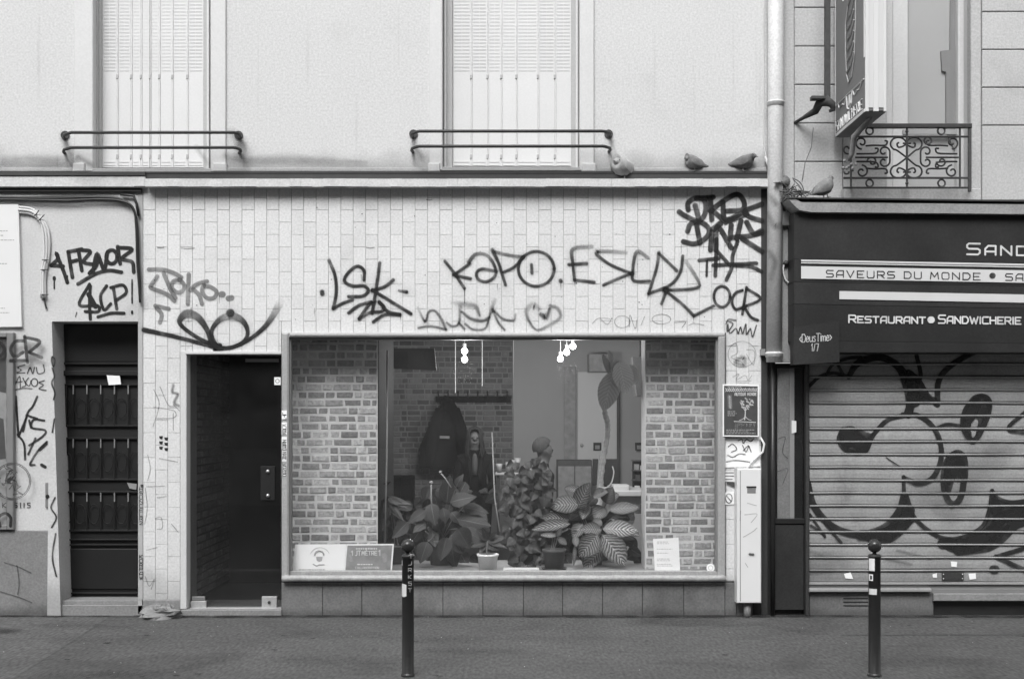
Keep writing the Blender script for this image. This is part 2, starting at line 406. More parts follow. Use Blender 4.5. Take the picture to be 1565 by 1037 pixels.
G = {'A': (1, [[(0,0),(0,.65),(.3,1),(1,1),(1,0)],[(0,.36),(1,.36)]]), 'B': (1, [[(0,0),(0,1),(.8,1),(.95,.8),(.8,.52),(0,.52)],[(.8,.52),(1,.3),(.85,0),(0,0)]]),
 'C': (1, [[(1,1),(.15,1),(0,.85),(0,.15),(.15,0),(1,0)]]), 'D': (1, [[(0,0),(0,1),(.7,1),(1,.7),(1,.3),(.7,0),(0,0)]]),
 'E': (.95, [[(1,1),(0,1),(0,0),(1,0)],[(0,.5),(.8,.5)]]), 'H': (1, [[(0,0),(0,1)],[(1,0),(1,1)],[(0,.5),(1,.5)]]), 'I': (.12, [[(.5,0),(.5,1)]]),
 'J': (.7, [[(1,1),(1,.2),(.8,0),(.1,0)]]), 'L': (.8, [[(0,1),(0,0),(1,0)]]), 'M': (1.15, [[(0,0),(.1,1),(.5,.3),(.9,1),(1,0)]]), 'N': (1, [[(0,0),(0,1),(1,0),(1,1)]]),
 'O': (1, [[(.15,0),(0,.2),(0,.8),(.15,1),(.85,1),(1,.8),(1,.2),(.85,0),(.15,0)]]), 'R': (1, [[(0,0),(0,1),(.85,1),(1,.85),(1,.6),(.85,.45),(0,.45)],[(.5,.45),(1,0)]]),
 'S': (1, [[(1,1),(.15,1),(0,.85),(0,.65),(.15,.52),(.85,.52),(1,.4),(1,.15),(.85,0),(0,0)]]), 'T': (1, [[(0,1),(1,1)],[(.5,1),(.5,0)]]),
 'U': (1, [[(0,1),(0,.15),(.15,0),(.85,0),(1,.15),(1,1)]]), 'V': (1.05, [[(0,1),(.5,0),(1,1)]]), 'W': (1.4, [[(0,1),(.25,0),(.5,.8),(.75,0),(1,1)]]),
 '1': (.4, [[(0,.75),(.8,1),(.8,0)]]), '7': (.8, [[(0,1),(1,1),(.4,0)]]), '/': (.5, [[(0,0),(1,1)]]), '!': (.15, [[(.5,1),(.5,.3)],[(.5,.02),(.5,0)]]), 'X': (1, [[(0,0),(1,1)],[(0,1),(1,0)]]),
 'e': (.8, [[(0,.35),(.9,.35),(.85,.6),(.4,.7),(0,.4),(.1,.08),(.5,0),(.9,.1)]]), 'u': (.8, [[(0,.65),(0,.15),(.3,0),(.9,.1)],[(.95,.65),(.95,0)]]), 's': (.7, [[(.9,.6),(.3,.68),(.05,.5),(.9,.25),(.7,0),(0,.03)]]),
 'i': (.15, [[(.5,.65),(.5,0)],[(.5,.88),(.5,.9)]]), 'm': (1.1, [[(0,0),(0,.65),(.4,.6),(.5,0)],[(.5,.5),(.8,.66),(1,.5),(1,0)]]), '<': (.5, [[(1,.7),(0,.4),(1,.1)]]), '>': (.5, [[(0,.7),(1,.4),(0,.1)]]),
 "È": (.95, [[(1,1),(0,1),(0,0),(1,0)],[(0,.5),(.8,.5)],[(.3,1.35),(.6,1.15)]]), '2': (.9, [[(0,.85),(.3,1),(.9,.9),(.9,.6),(0,0),(1,0)]]), 'K': (1, [[(0,0),(0,1)],[(1,1),(0,.45),(1,0)]]), 'P': (.95, [[(0,0),(0,1),(.9,1),(1,.75),(.9,.5),(0,.5)]]), 'F': (.9, [[(1,1),(0,1),(0,0)],[(0,.5),(.8,.5)]]), ' ': (.55, []), 'Z': (1, [[(0,1),(1,1),(0,0),(1,0)]]), 'G': (1, [[(1,1),(0,1),(0,0),(1,0),(1,.5),(.6,.5)]])}
def letters(mb, text, x0, x1, yt, yb, wd, y, slope=0.0, small=1.0, gap=.42, op=1, soft=.02, first_big=True):
    tot = 0; prev = True
    sz = []
    for i, ch in enumerate(text):
        k = 1.0 if (i == 0 or text[i-1] in ' ') and first_big else small
        sz.append(k); tot += G[ch][0]*k+(gap if i < len(text)-1 else 0)
    u = (x1-x0)/tot; x = x0
    for ch, k in zip(text, sz):
        gw = G[ch][0]*k*u; hh = (yb-yt)*k
        for st in G[ch][1]:
            pts = [(x+a*gw, yb-b*hh) for a, b in st]
            pts = [(a, b+(a-x0)*slope) for a, b in pts]
            for p, q in zip(pts, pts[1:]): ribbon(mb, [p, q], wd, y, op, soft)
        x += gw+gap*u
def textlines(mb, x0, y0, x1, n, pitch, y, h=.9, rnd=None, slope=0):
    r = rnd or R
    for i in range(n):
        x = x0; end = x0+(x1-x0)*r.uniform(.6, 1)
        while x < end:
            wl = r.uniform(1.5, 4.5); yy = y0+i*pitch+(x-x0)*slope
            mb.prism([(x, yy), (min(x+wl, end), yy), (min(x+wl, end), yy+h), (x, yy+h)], y-.0006, y-.0001); x += wl+1.0

exec_marker = 1
# ------------------------------------------------------------------ ground
gz = -0.004
sw = MB(); sw.box(-40, -2.62, -.3, 40, 6.5, 0)
sw.build('sidewalk', M['asphalt'], kind='structure')
pa = MB(); c = [P(165, 942, 0), P(20, 942, 0)]
pa.add([(-9, -2.6, .002), (P(60, 1037, -2.4).x-.15, -2.6, .002), (P(165, 945, -.1).x, -.02, .002), (-9, -.02, .002)], [(0, 1, 2, 3)])
pa.build('asphalt_patch', M['asphalt2'], kind='structure')
jn = MB()
for pts in ([(2.4,-.9),(4.0,-.86),(7.5,-.9)],):
    for (x0, y0), (x1, y1) in zip(pts, pts[1:]):
        dx, dy = x1-x0, y1-y0; l = math.hypot(dx, dy); nx, ny = -dy/l*.006, dx/l*.006
        jn.add([(x0-nx,y0-ny,.008),(x1-nx,y1-ny,.008),(x1+nx,y1+ny,.008),(x0+nx,y0+ny,.008)], [(0,1,2,3)])
jn.build('asphalt_seam', M['road'], kind='structure')
kb = MB()
kerb = thing('kerb', 'row of pale granite kerb stones along the road edge', 'kerb', (0, -2.7, 0), kind='structure')
for i in range(-16, 17):
    b = MB(); b.box(i*1.0+.004, -2.78, -.3, i*1.0+.996, -2.62, .002, .0); b.build('kerb_stone', M['step'], kerb)
rd = MB(); rd.box(-60, -60, -.4, 60, -2.78, -.13); rd.build('road', M['road'], kind='structure')
def ground_mark(name, pts, wd, op, soft, m='spraysoft'):
    b = MB(); q = smooth([tuple(p) for p in pts], 5); n = len(q); vs = []; uv = []; u2 = []
    rw = []
    for i in range(n):
        a, c = q[max(i-1, 0)], q[min(i+1, n-1)]; tx, ty = c[0]-a[0], c[1]-a[1]; l = math.hypot(tx, ty) or 1; rw.append((q[i], tx/l, ty/l, 0.0))
    p, tx, ty, _ = rw[0]; rw.insert(0, ((p[0]-tx*wd/2, p[1]-ty*wd/2), tx, ty, 1.0)); p, tx, ty, _ = rw[-1]; rw.append(((p[0]+tx*wd/2, p[1]+ty*wd/2), tx, ty, 1.0))
    dz = nextlay()
    for i, (p, tx, ty, e) in enumerate(rw):
        for s_ in (-1, 1): vs.append((p[0]-ty*wd/2*s_, p[1]+tx*wd/2*s_, .0062+dz+i*1e-6)); uv.append((float(s_), e+1e-5)); u2.append((op, soft))
    b.add(vs, [(2*i+1, 2*i, 2*i+2, 2*i+3) for i in range(len(rw)-1)], uv, u2)
    b.build(name, M[m], bpy.data.objects['sidewalk'])
g_ = random.Random(44)
for k_ in range(46):
    x_, y_ = g_.uniform(-4.2, 4.4), g_.uniform(-2.4, -.1); ground_mark('gum_spot', [(x_, y_), (x_+.012, y_)], g_.uniform(.02, .05), g_.uniform(.3, .6), .4)
for x_ in range(-14, 15): ground_mark('dirt_or_shade', [(x_*.35-.2, -.05+g_.uniform(-.02, .01)), (x_*.35+.25, -.06+g_.uniform(-.02, .01))], g_.uniform(.08, .2), g_.uniform(.5, .85), 1.0)  # dirt strip along the wall foot, also painted in as contact shadow
for k_ in range(14):
    x_, y_ = g_.uniform(-4.2, 4.4), g_.uniform(-2.4, -.3); ground_mark('dirt_or_shade', [(x_, y_), (x_+.25, y_+g_.uniform(-.04, .04)), (x_+.55, y_+g_.uniform(-.05, .05))], g_.uniform(.15, .5), g_.uniform(.08, .2), 1.0)
ground_mark('dirt_or_shade', [(-4.6, -.75), (-4.0, -.72), (-3.75, -.75)], .28, .6, .8)
for x_, y_, dx in ((2.9,-.8,1.0),):
    pts = [(x_, y_)]
    for k_ in range(7): pts.append((pts[-1][0]+dx*.16+g_.uniform(-.03, .03), pts[-1][1]+g_.uniform(-.07, .05)))
    ground_mark('crack', pts, .010, .5, .5, 'spray')
# ------------------------------------------------------------------ opposite side of the street (seen only mirrored in the glass)
ob = thing('facing_building', 'plain pale building across the street, mirrored in the shop glass', 'building', (0, -14, 0))
b = MB(); b.box(-25, -16, -.13, 25, -14, 11); b.build('wall', M['oppwall'], ob)
wm = MB(); wm.box(-.55, -14, 0, .55, -13.95, 1.9, .01); wme = wm.mesh('window'); wme.materials.append(M['oppwin'])
for i in range(-6, 7):
    for j in range(3): inst('window', wme, ob, (i*2.6, 0, 1.0+j*3.2))
# ------------------------------------------------------------------ white apartment building
bl = thing('apartment_building', 'pale rendered apartment building with closed white window shutters above the tiled shop', 'building', (-1, 0.3, 0))
LX, RX, TY = -420, 1172, -420
# upper wall pieced round two window openings
wl = MB()
def hole_wall(mb, x0, x1, ytop, ybot, holes, yf, yb):
    x = x0
    for (a, c, t, bt) in holes:
        mb.pbox(x, ytop, a, ybot, yf, yb)
        if t > ytop: mb.pbox(a, ytop, c, t, yf, yb)
        if bt < ybot: mb.pbox(a, bt, c, ybot, yf, yb)
        x = c
    mb.pbox(x, ytop, x1, ybot, yf, yb)
hole_wall(wl, LX, RX, TY, 262, [(142, 322, -300, 262), (676, 886, -300, 260)], 0.0, .45)
wl.build('upper_wall', M['plaster'], bl)
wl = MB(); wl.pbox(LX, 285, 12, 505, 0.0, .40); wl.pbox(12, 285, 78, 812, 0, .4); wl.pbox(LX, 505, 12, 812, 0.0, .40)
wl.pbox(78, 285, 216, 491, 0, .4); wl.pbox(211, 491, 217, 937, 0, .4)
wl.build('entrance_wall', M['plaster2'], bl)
b = MB(); b.pbox(LX, 810, 76, 945, -.02, .4, .006); b.build('cement_base', M['dado'], bl)
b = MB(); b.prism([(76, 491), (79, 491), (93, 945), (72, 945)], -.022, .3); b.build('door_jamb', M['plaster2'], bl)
b = MB(); b.pbox(LX, 268, 222, 286, -.06, .3, .006); b.build('cornice', M['cornice'], bl)
b = MB(); b.pbox(LX, 262.5, 222, 268.5, -.07, .1, .003); b.build('flashing', M['zincdark'], bl)
b = MB(); b.pbox(120, 262.2, 1176, 264.5, -.055, .1, 0); b.pbox(222, 264.5, 1176, 274, -.05, .1, 0); b.build('flashing', M['zincdark'], bl)
# projecting shop cornice lip, slightly uneven, in lengths
xs = [222, 460, 700, 935, 1179]
for i in range(4):
    b = MB(); a = P(xs[i], 273, -.10); c = P(xs[i+1], 285, -.10)
    n = 14
    for j in range(n):
        xa = a.x+(c.x-a.x)*j/n; xb = a.x+(c.x-a.x)*(j+1)/n - (.002 if j == n-1 else 0)
        d = R.uniform(-.002, .002)
        b.add([(xa,-.10,c.z+d),(xb,-.10,c.z+d),(xb,-.10,a.z+d*.6),(xa,-.10,a.z+d*.6),(xa,.1,c.z+.004+d),(xb,.1,c.z+.004+d),(xb,.1,a.z-.01),(xa,.1,a.z-.01)],
              [(0,1,2,3),(5,4,7,6),(3,2,6,7),(1,0,4,5),(0,3,7,4),(2,1,5,6)])
    b.build('cornice_lip', M['cornice'], bl)
b = MB(); b.pbox(205, 284.3, 1179, 286, -.092, -.088); b.build('drip_edge', M['zincdark'], bl)
for x0, x1 in ((330, 655), (905, 1172), (LX, 112)): b = MB(); b.pbox(x0, 256.5, x1, 262, -.03, .1, .004); b.build('ledge_mortar', M['plaster'], bl)
def shut_window(xo0, xi0, leafs, xi1, xo1, ybot, slits, lab):
    wn = MB(); wn.pbox(xi0, -300, leafs[0], ybot, .10, .2); wn.pbox(leafs[-1], -300, xi1, ybot, .10, .2)
    w_ = wn.build('window', M['trimgrey'], bl, label=lab)
    s = MB(); s.pbox(xo0, -320, xi0, ybot, -.022, .05, .006); s.pbox(xi1, -320, xo1, ybot, -.022, .05, .006); s.pbox(xi0, -320, xi1, -300, -.022, .05)
    s.build('surround', M['trim'], w_)
    s = MB(); s.pbox(xi0+3, -300, xi0+6, ybot, .07, .11); s.pbox(xi1-6, -300, xi1-3, ybot, .07, .11); s.build('frame', M['trim'], w_)
    bk = MB(); bk.pbox(xi0, -300, xi1, ybot, .2, .25); bk.build('backing', M['trimgrey'], w_)
    s = MB(); s.pbox(xi0-2, ybot-5, xi1+2, ybot+1, -.02, .2, .004); s.build('window_sill', M['trimgrey'], w_)
    for a, c, dens in zip(leafs, leafs[1:], slits):
        sh = MB(); sh.pbox(a+.08, -298, c-.08, ybot-6, .13, .15, .0015)
        # pressed rim and louvre lips belong to the leaf
        sh.pbox(a+.5, -298, a+2, ybot-6, .123, .13, .002)
        cols = 2
        wd = (c-a-7)/cols
        y = 110
        while y > -290:
            for k in range(cols):
                x = a+3.5+k*(wd+1)
                p0 = P(x, y, .13); p1 = P(x+wd, y-2.6, .13); dp = .0026*min(1.2, dens+.3)
                sh.add([(p0.x,.1298,p0.z),(p1.x,.1298,p0.z),(p1.x,.13-dp,p1.z),(p0.x,.13-dp,p1.z),(p0.x,.1298,p1.z),(p1.x,.1298,p1.z)],
                       [(3,2,1,0),(4,5,2,3),(0,4,3),(1,2,5)])
            y -= 5.3
        for yy in (247, 252): sh.pbox(a+3, yy, c-3, yy+.8, .126, .131)
        so_ = sh.build('shutter_leaf', M['shutter'], w_)
    for c in leafs[1:-1]:
        for yy in (114, 236):
            hg = MB(); hg.pbox(c-1.6, yy, c+1.6, yy+6, .12, .13, .002); hg.build('hinge', M['trimgrey'], w_)
    for c in ((leafs[len(leafs)//2],) if len(leafs) == 9 else ()):
        g_ = MB(); g_.pbox(c-.35, -298, c+.35, ybot-5, .1275, .135); g_.build('shutter_gap', M['zincdark'], w_)
shut_window(113, 142, [155, 179, 200, 215, 229, 243, 263, 286, 311], 322, 345, 262, [1.5,.7,.5,.3,.5,.6,.7,1.5], 'tall window closed by white folding shutters above the dark door')
shut_window(656, 676, [691, 720, 745, 766, 789, 822, 848, 873], 886, 908, 260, [1,1,.7,.6,.7,1,1], 'tall window closed by white folding shutters above the display window')
# small blocks under surrounds
for x0, x1 in ((111, 129), (325, 346), (654, 672), (889, 911)): b = MB(); b.pbox(x0, 249, x1, 262, -.04, .05, .006); b.build('surround_foot', M['trim'], bl)
# rails
for (x0, x1, yt, yb, lab) in ((97, 368, 203, 226, 'curved two-bar dark rail across the shuttered window above the dark door'), (629, 933, 201, 224, 'curved two-bar rail across the shuttered window above the display window')):
    rl = thing('window_rail', lab, 'railing', P((x0+x1)/2, yb, 0), 'rails across the upper windows')
    for yy in (yt, yb):
        a = P(x0+12, yy, -.2); c = P(x1-12, yy-1, -.2); wa = P(x0+3, yy+8, 0.02); wc = P(x1-3, yy+7, 0.02)
        pts = [wa, Vector((P(x0, yy, -.06).x, -.06, a.z)), Vector((P(x0+1, yy, -.13).x, -.13, a.z)), Vector((a.x-.02, -.185, a.z)), a, c, Vector((c.x+.02, -.185, c.z)), Vector((P(x1-1, yy, -.13).x, -.13, c.z)), Vector((P(x1, yy, -.06).x, -.06, c.z)), wc]
        b = MB(); b.tube([(p[0], p[1], a.z+(c.z-a.z)*i/9) for i, p in enumerate(pts)], .0125, 8); b.build('bar', M['darkmetal'], rl, smooth=True)
    for xx in (x0+3, x1-3):
        b = MB(); c = P(xx, yt+4, 0); b.lathe((c.x, -.012, c.z), [(.001, 0), (.035, 0), (.035, .012), (.001, .012)], 12, axis='y'); b.build('rosette', M['darkmetal'], rl)
for st_ in [([(356,205),(368,216),(366,234)], 24), ([(362,210),(364,222)], 14), ([(95,205),(100,222),(108,236)], 14), ([(632,206),(634,214)], 12), ([(634,226),(645,240)], 14), ([(5,244,1),(50,242,.8),(115,246,1)], 18), ([(345,238),(380,243,1),(450,243,1.2),(560,248,.5)], 15), ([(0,252),(110,254)], 12), ([(300,225),(318,250)], 12), ([(120,240),(140,252)], 14), ([(930,205),(936,216)], 8)]: tag(bl, None, [st_], 10, -.0235, M['spraysoft'], .34, 1.0, name='soot_stain')
for st_ in [([(x, y0, 1, .3), (x+R.uniform(-1, 1), (y0+y1)/2, 1.2, 1), (x+R.uniform(-1.5, 1.5), y1, .7, .1)], R.uniform(2, 6)) for x, y0, y1 in [(60,20,180),(88,225,258),(372,235,258),(395,60,200),(470,30,150),(545,140,250),(610,10,120),(632,232,256),(940,232,250),(1000,40,170),(1060,90,235),(1120,30,200),(1155,20,240),(1162,60,200)]]: tag(bl, None, [st_], 4, -.002, M['spraysoft'], .09, 1.0, name='rain_streak')
# entrance door
dr = MB(); dr.pbox(86, 493, 213, 915, .24, .30); dr = dr.build('entrance_door', M['doorpaint'], bl, label='dark panelled entrance door with ironwork grilles under the graffiti')
b = MB(); b.pbox(79, 491, 87, 918, .12, .24, .004); b.pbox(87, 553, 213, 557, .215, .24, .004); b.pbox(87, 566, 213, 574, .20, .24, .006); b.build('door_frame', M['doorpaint'], dr)
b = MB(); b.pbox(88, 497, 211, 552, .232, .238, .002); b.build('transom_pane', M['oppwin'], dr)
for (y0, y1) in ((586, 652), (668, 734), (750, 812)):
    b = MB()
    b.pbox(98, y0, 213, y0+3, .215, .24, .003); b.pbox(98, y1-3, 213, y1, .215, .24, .003); b.pbox(98, y0, 102, y1, .215, .24, .003); b.build('panel_moulding', M['doorlite'], dr)
    b = MB()
    for i in range(5):
        x = 112+i*21
        b.tube([P(x, y0+2, .22), P(x, y0+16, .215)], .006, 6)
    b.build('grille_bar', M['aluin'], dr)
    b = MB()
    for i in range(5):
        x = 112+i*21
        b.tube([P(x, y0+16, .218), P(x, y1-3, .218)], .005, 5)
        for s in (-1, 1):
            pts = [P(x+s*10.5+math.cos(a)*8.5*s*-1, (y0+y1)/2+4+math.sin(a)*15, .216) for a in [math.pi*(-.6+1.2*t/8) for t in range(9)]]
            b.tube(pts, .0035, 4)
    b.build('grille_scroll', M['doorlite'], dr)
for yy in (823, 831, 905, 910): 
    b = MB(); b.pbox(96, yy, 213, yy+2.5, .215, .24, .003); b.build('rail_moulding', M['doorlite'], dr)
b = MB(); b.pbox(100, 838, 210, 900, .225, .24, .006); b.build('lower_panel', M['doorpaint'], dr)
b = MB(); b.prism([(163, 573), (183, 574), (185, 587), (166, 588)], .2, .2012); b.build('sticker', M['paper'], dr, label='torn white sticker on the dark door')
b = MB(); b.prism([(194, 737), (209, 739), (208, 748), (198, 746)], .213, .2142); b.build('sticker', M['greyprint'], dr)
b = MB(); b.pbox(78, 917, 218, 924, .02, .4, .004); b.pbox(78, 924, 218, 945, -.0, .4, .004); b.build('door_step', M['step'], bl)
# framed notice and board left of the door
fr = thing('framed_notice', 'dark framed display case on the wall left of the dark door', 'notice case', P(0, 808, 0))
b = MB(); b.pbox(10, 508, 20, 809, -.05, 0, .004); b.pbox(-120, 508, 10, 515, -.05, 0, .004); b.pbox(-120, 802, 10, 809, -.05, 0, .004); b.build('frame', M['aluin'], fr)
b = MB(); b.pbox(-118, 515, 10, 802, -.02, -.001); b.build('backing', M['greyprint'], fr)
b = MB(); b.prism([(-100, 600), (5, 640), (9, 700), (-100, 720)], -.022, -.0202); b.prism([(-90, 520), (9, 520), (9, 600), (-80, 580)], -.022, -.0202); b.build('print', M['darkprint'], fr)
nb = thing('notice_board', 'large white notice board with faint printed lines above the framed display case', 'notice board', P(0, 499, 0))
b = MB(); b.prism([(-140, 312), (28, 312), (33, 499), (-140, 501)], -.03, 0); b.build('board', M['white'], nb)
b = MB(); rr = random.Random(3)
for y0, n in ((330, 1), (352, 3), (395, 2), (470, 2)): textlines(b, -60, y0, 24, n, 7, -.0305, 1.4, rr)
b.build('printed_text', M['inkgrey'], nb)
# conduit and cables
cb = thing('conduit', 'bundle of pale plastic conduits bending down beside the white notice board', 'conduit', P(65, 470, 0))
for k, (off, dd) in enumerate(((-4, 0), (0, -.012), (4, 0))):
    pts = smooth([(28, 320+off), (48, 323+off), (62-off*.3, 335+off*.6), (70-off, 355), (71-off*.9, 390), (66-off*.7, 420), (66-off*.7, 455)])
    b = MB(); b.tube([P(x, y, -.018+dd) for x, y in pts], .0105, 8); b.build('tube', M['trim'], cb, smooth=True)
b = MB()
for (x0, y0, x1, y1) in ((52, 331, 60, 321), (58, 338, 68, 328), (64, 397, 74, 397), (62, 412, 74, 412), (62, 450, 74, 450)):
    b = MB(); b.tube([P(x0, y0, -.045), P(x1, y1, -.045)], .004, 5); b.build('cable_tie', M['darkmetal'], cb)
b = MB(); b.tube([P(66, 450, -.02), P(68, 460, -.02), P(71, 472, -.01)], .007, 6)
b.build('cable_end', M['darkmetal'], cb)
cab = thing('cable_bundle', 'black cable bundle running under the cornice and down beside the dark door', 'cables', P(210, 460, 0))
for k in range(7):
    o = R.uniform(-3, 3); rr = [(LX, 298+o), (-100, 301+o), (30, 303+o*.8), (100, 303+o+R.uniform(-2, 2)), (150, 302+o), (185, 305+o*.7), (203, 318-o*.5), (209-o*.4, 345), (211-o*.5, 400), (213-o*.4, 430), (214, 462)]
    b = MB(); b.tube([P(x, y, -.02-.012*(k % 3)) for x, y in smooth(rr, 5)], .009, 6); b.build('cable', M['blackmetal'], cab, smooth=True)
b = MB(); b.pbox(LX, 287, 216, 293, -.03, 0, .003); b.build('cable_cover', M['zincdark'], cab)
b = MB(); b.tube([P(184, 297, -.03), P(204, 299, -.03), P(209, 312, -.03), P(212, 330, -.03)], .012, 6); b.build('cable', M['blackmetal'], cab, smooth=True)
# ------------------------------------------------------------------ tiled shopfront
sf = thing('shopfront', 'white tiled shopfront covered in spray tags with a wide display window', 'shopfront', (-.5, .1, 0))
b = MB(); b.pbox(217, 273, 1165, 508, .006, .3); b.pbox(217, 508, 284, 917, .006, .3); b.pbox(284, 508, 430, 540, .006, .3); b.pbox(1110, 508, 1165, 890, .006, .3); b.build('wall', M['grout'], sf)
def bottom(x):
    if x < 284: return 916
    if x < 430: return 539
    if x < 1109: return 508.5
    return 887
k0 = D/F; tiles = []
cut = [284, 430, 1109.5]
for c in range(0, 51):
    a, e = 218.6+18.9*c, 218.6+18.9*(c+1); e = min(e, 1163.5)
    if e-a < 1: continue
    segs = [a]+[q for q in cut if a+.8 < q < e-.8]+[e]
    for x0, x1 in zip(segs, segs[1:]):
        bt = bottom((x0+x1)/2); y = 263.9+ (18.9 if c % 2 == 0 else 0)
        y -= 37.8
        while y < bt:
            t0, t1 = max(y, 276), min(y+37.8, bt)
            if len(segs) > 2 and y+37.8 <= 508:
                if x0 == a: tiles.append((a, t0, e, t1))
            elif t1-t0 > 1.5: tiles.append((x0, t0, x1, t1))
            y += 37.8
tiles.sort(key=lambda t: -(t[2]-t[0])*(min(t[3], 1e9)-max(t[1], 284)))
cache = {}; rest = MB()
for i, (x0, t0, x1, t1) in enumerate(tiles):
    wv, hv = round((x1-x0)*k0, 3), round((t1-t0)*k0, 3); cx, cz = P((x0+x1)/2, (t0+t1)/2, 0).x, P(0, (t0+t1)/2, 0).z
    if i < 300:
        if (wv, hv) not in cache:
            b = MB(); b.box(-wv/2+.0012, 0, -hv/2+.0012, wv/2-.0012, .012, hv/2-.0012, .0014); me = b.mesh('tile'); me.materials.append(M['tile']); cache[(wv, hv)] = me
        rot = Matrix.Rotation(R.uniform(-.006, .006), 4, 'X') @ Matrix.Rotation(R.uniform(-.006, .006), 4, 'Z')
        inst('tile', cache[(wv, hv)], sf, (cx, R.uniform(0, .001), cz), rot)
    else: rest.box(cx-wv/2+.0016, .0, cz-hv/2+.0016, cx+wv/2-.0016, .012, cz+hv/2-.0016, .0016)
rest.build('remaining_tiles', M['tile'], sf, kind='stuff')
b = MB(); b.pbox(211, 286, 218.3, 916, -.004, .3, .003); b.build('edge_strip', M['trimgrey'], sf)
b = MB(); b.pbox(275.5, 540, 285, 930, -.012, .3, .004); b.pbox(275.5, 536.5, 430, 541, -.0125, .1, .003); b.build('door_casing', M['trim'], sf)
b = MB(); b.pbox(218, 916, 276, 945, -.01, .3, .006); b.build('pier_base', M['step'], sf)
# window frame (rounded tube profile) and sill
b = MB()
b.pbox(430, 508, 441, 884, -.045, .06, .012); b.build('window_frame', M['alu'], sf)
b = MB(); b.pbox(1098, 513, 1109, 884, -.045, .06, .012); b.build('window_frame', M['alu'], sf)
b = MB(); b.pbox(441.1, 508, 1109, 515, -.043, .06, .012); b.build('window_frame', M['alu'], sf)
b = MB(); b.pbox(441, 516, 445, 872, -.005, .06, .003); b.pbox(1094, 516, 1097.5, 872, -.005, .06, .003); b.pbox(445, 515.5, 1094, 519, -.005, .06, .003); b.build('inner_frame', M['aluin'], sf)
b = MB(); b.pbox(441, 872, 1098, 879, -.0, .06, .003); b.build('lower_rail', M['sill'], sf)
b = MB(); a = P(431, 883.5, -.06); c = P(1109, 883.5, -.06)
n = 60; pts = [(a.x+(c.x-a.x)*i/n, -.05+R.uniform(-.0012, .0012), a.z+R.uniform(-.0012, .0012)) for i in range(n+1)]
b.tube(pts, .026, 12); b.build('window_sill', M['sill'], sf, smooth=True)
b = MB(); b.pbox(441, 515.5, 1098, 878, .03, .036); b.build('window_pane', M['glass'], sf)
# granite slabs
sx = [430, 493, 553, 615, 677, 738, 800, 860, 921, 982, 1045, 1108, 1126]
for x0, x1 in zip(sx, sx[1:]):
    b = MB(); b.pbox(x0+.35, 890, x1-.35, 946, -.012+R.uniform(-.0015, .0015), .3, .003); b.build('stone_slab', M['granite'], sf)
b = MB(); b.pbox(430, 888, 1126, 946, -.002, .3); b.build('slab_bed', M['zincdark'], sf)
b = MB(); b.pbox(1126, 890, 1150, 946, .0, .3, .003); b.build('stone_slab', M['granite'], sf)
b = MB(); b.pbox(276, 931, 430, 946, -.03, .5, .006); b.build('door_step', M['step'], sf)
b = MB(); b.pbox(290, 928.5, 430, 931.4, .04, .14, .003); b.build('threshold', M['alu'], sf)
# shop glass door
sd = MB(); sd.pbox(287, 543, 429, 928, .10, .112); sd = sd.build('shop_door', M['glassdoor'], sf, label='frameless dark glass shop door left of the display window')
for (x0, y0, x1, y1) in ((291, 918, 315, 928), (400, 911, 423, 928)):
    b = MB(); b.pbox(x0, y0, x1, y1, .07, .10, .003); b.build('floor_fitting', M['alu'], sd)
b = MB(); b.pbox(293, 911, 313, 917, .08, .099, .003); b.build('hinge_plate', M['chrome'], sd)
b = MB(); c = P(411, 920, .06); b.lathe((c.x, .06, c.z), [(.001, 0), (.012, 0), (.012, .02), (.001, .02)], 12, axis='y'); b.build('lock_cylinder', M['darkmetal'], sd)
for yy in (720, 757):
    b = MB(); c = P(409, yy, .08); b.lathe((c.x, .08, c.z), [(.001, 0), (.012, 0), (.016, .012), (.016, .02), (.001, .02)], 14, axis='y'); b.build('door_knob', M['chrome'], sd, smooth=True)
b = MB(); b.pbox(398, 712, 420, 764, .094, .0995, .002); b.build('lock_plate', M['doorpaint'], sd)
b = MB(); b.prism([(419, 576), (429, 576), (429, 588), (419, 588)], .098, .0995); b.build('sticker', M['paper'], sd)
b = MB(); b.tube([P(424+3*math.cos(t*.8), 582+3*math.sin(t*.8), .0975) for t in range(9)], .002, 4); b.build('sticker_print', M['ink'], sd)
b = MB(); b.prism([(375, 548), (426, 548), (426, 553), (375, 553)], .0985, .0995); b.build('sticker', M['aluin'], sd)
# stickers and paper on the window frame
b = MB(); rr = random.Random(5)
for (y0, y1) in ((627, 640), (645, 664), (667, 686)): b.prism([(430.5, y0), (438.5, y0), (438.5, y1), (430.5, y1)], -.047, -.0455)
b.build('frame_sticker', M['paper'], sf)
b = MB()
for (y0, y1) in ((688, 705), (708, 727)): b.prism([(431, y0), (438, y0), (438, y1), (431, y1)], -.047, -.0455)
b.build('frame_sticker', M['white'], sf)
for i, (t, y0) in enumerate((("LTJ", 630), ("KURE", 648), ("ZERO", 672), ("2XR", 690), ("KONGO", 708))):
    b = MB(); yy = y0
    for ch in t:
        letters(b, ch, 432, 437.2, yy, yy+3.2, .9, -.0472, op=1, soft=.05); yy += 4
    b.build('frame_lettering', M['bpaint'], sf)
b = MB(); yy = 732
for ch in "WAFIAONO": letters(b, ch, 432, 437, yy, yy+4.5, .9, -.0462, op=.8, soft=.1); yy += 6.5
b.build('frame_lettering', M['wpaint'], sf)

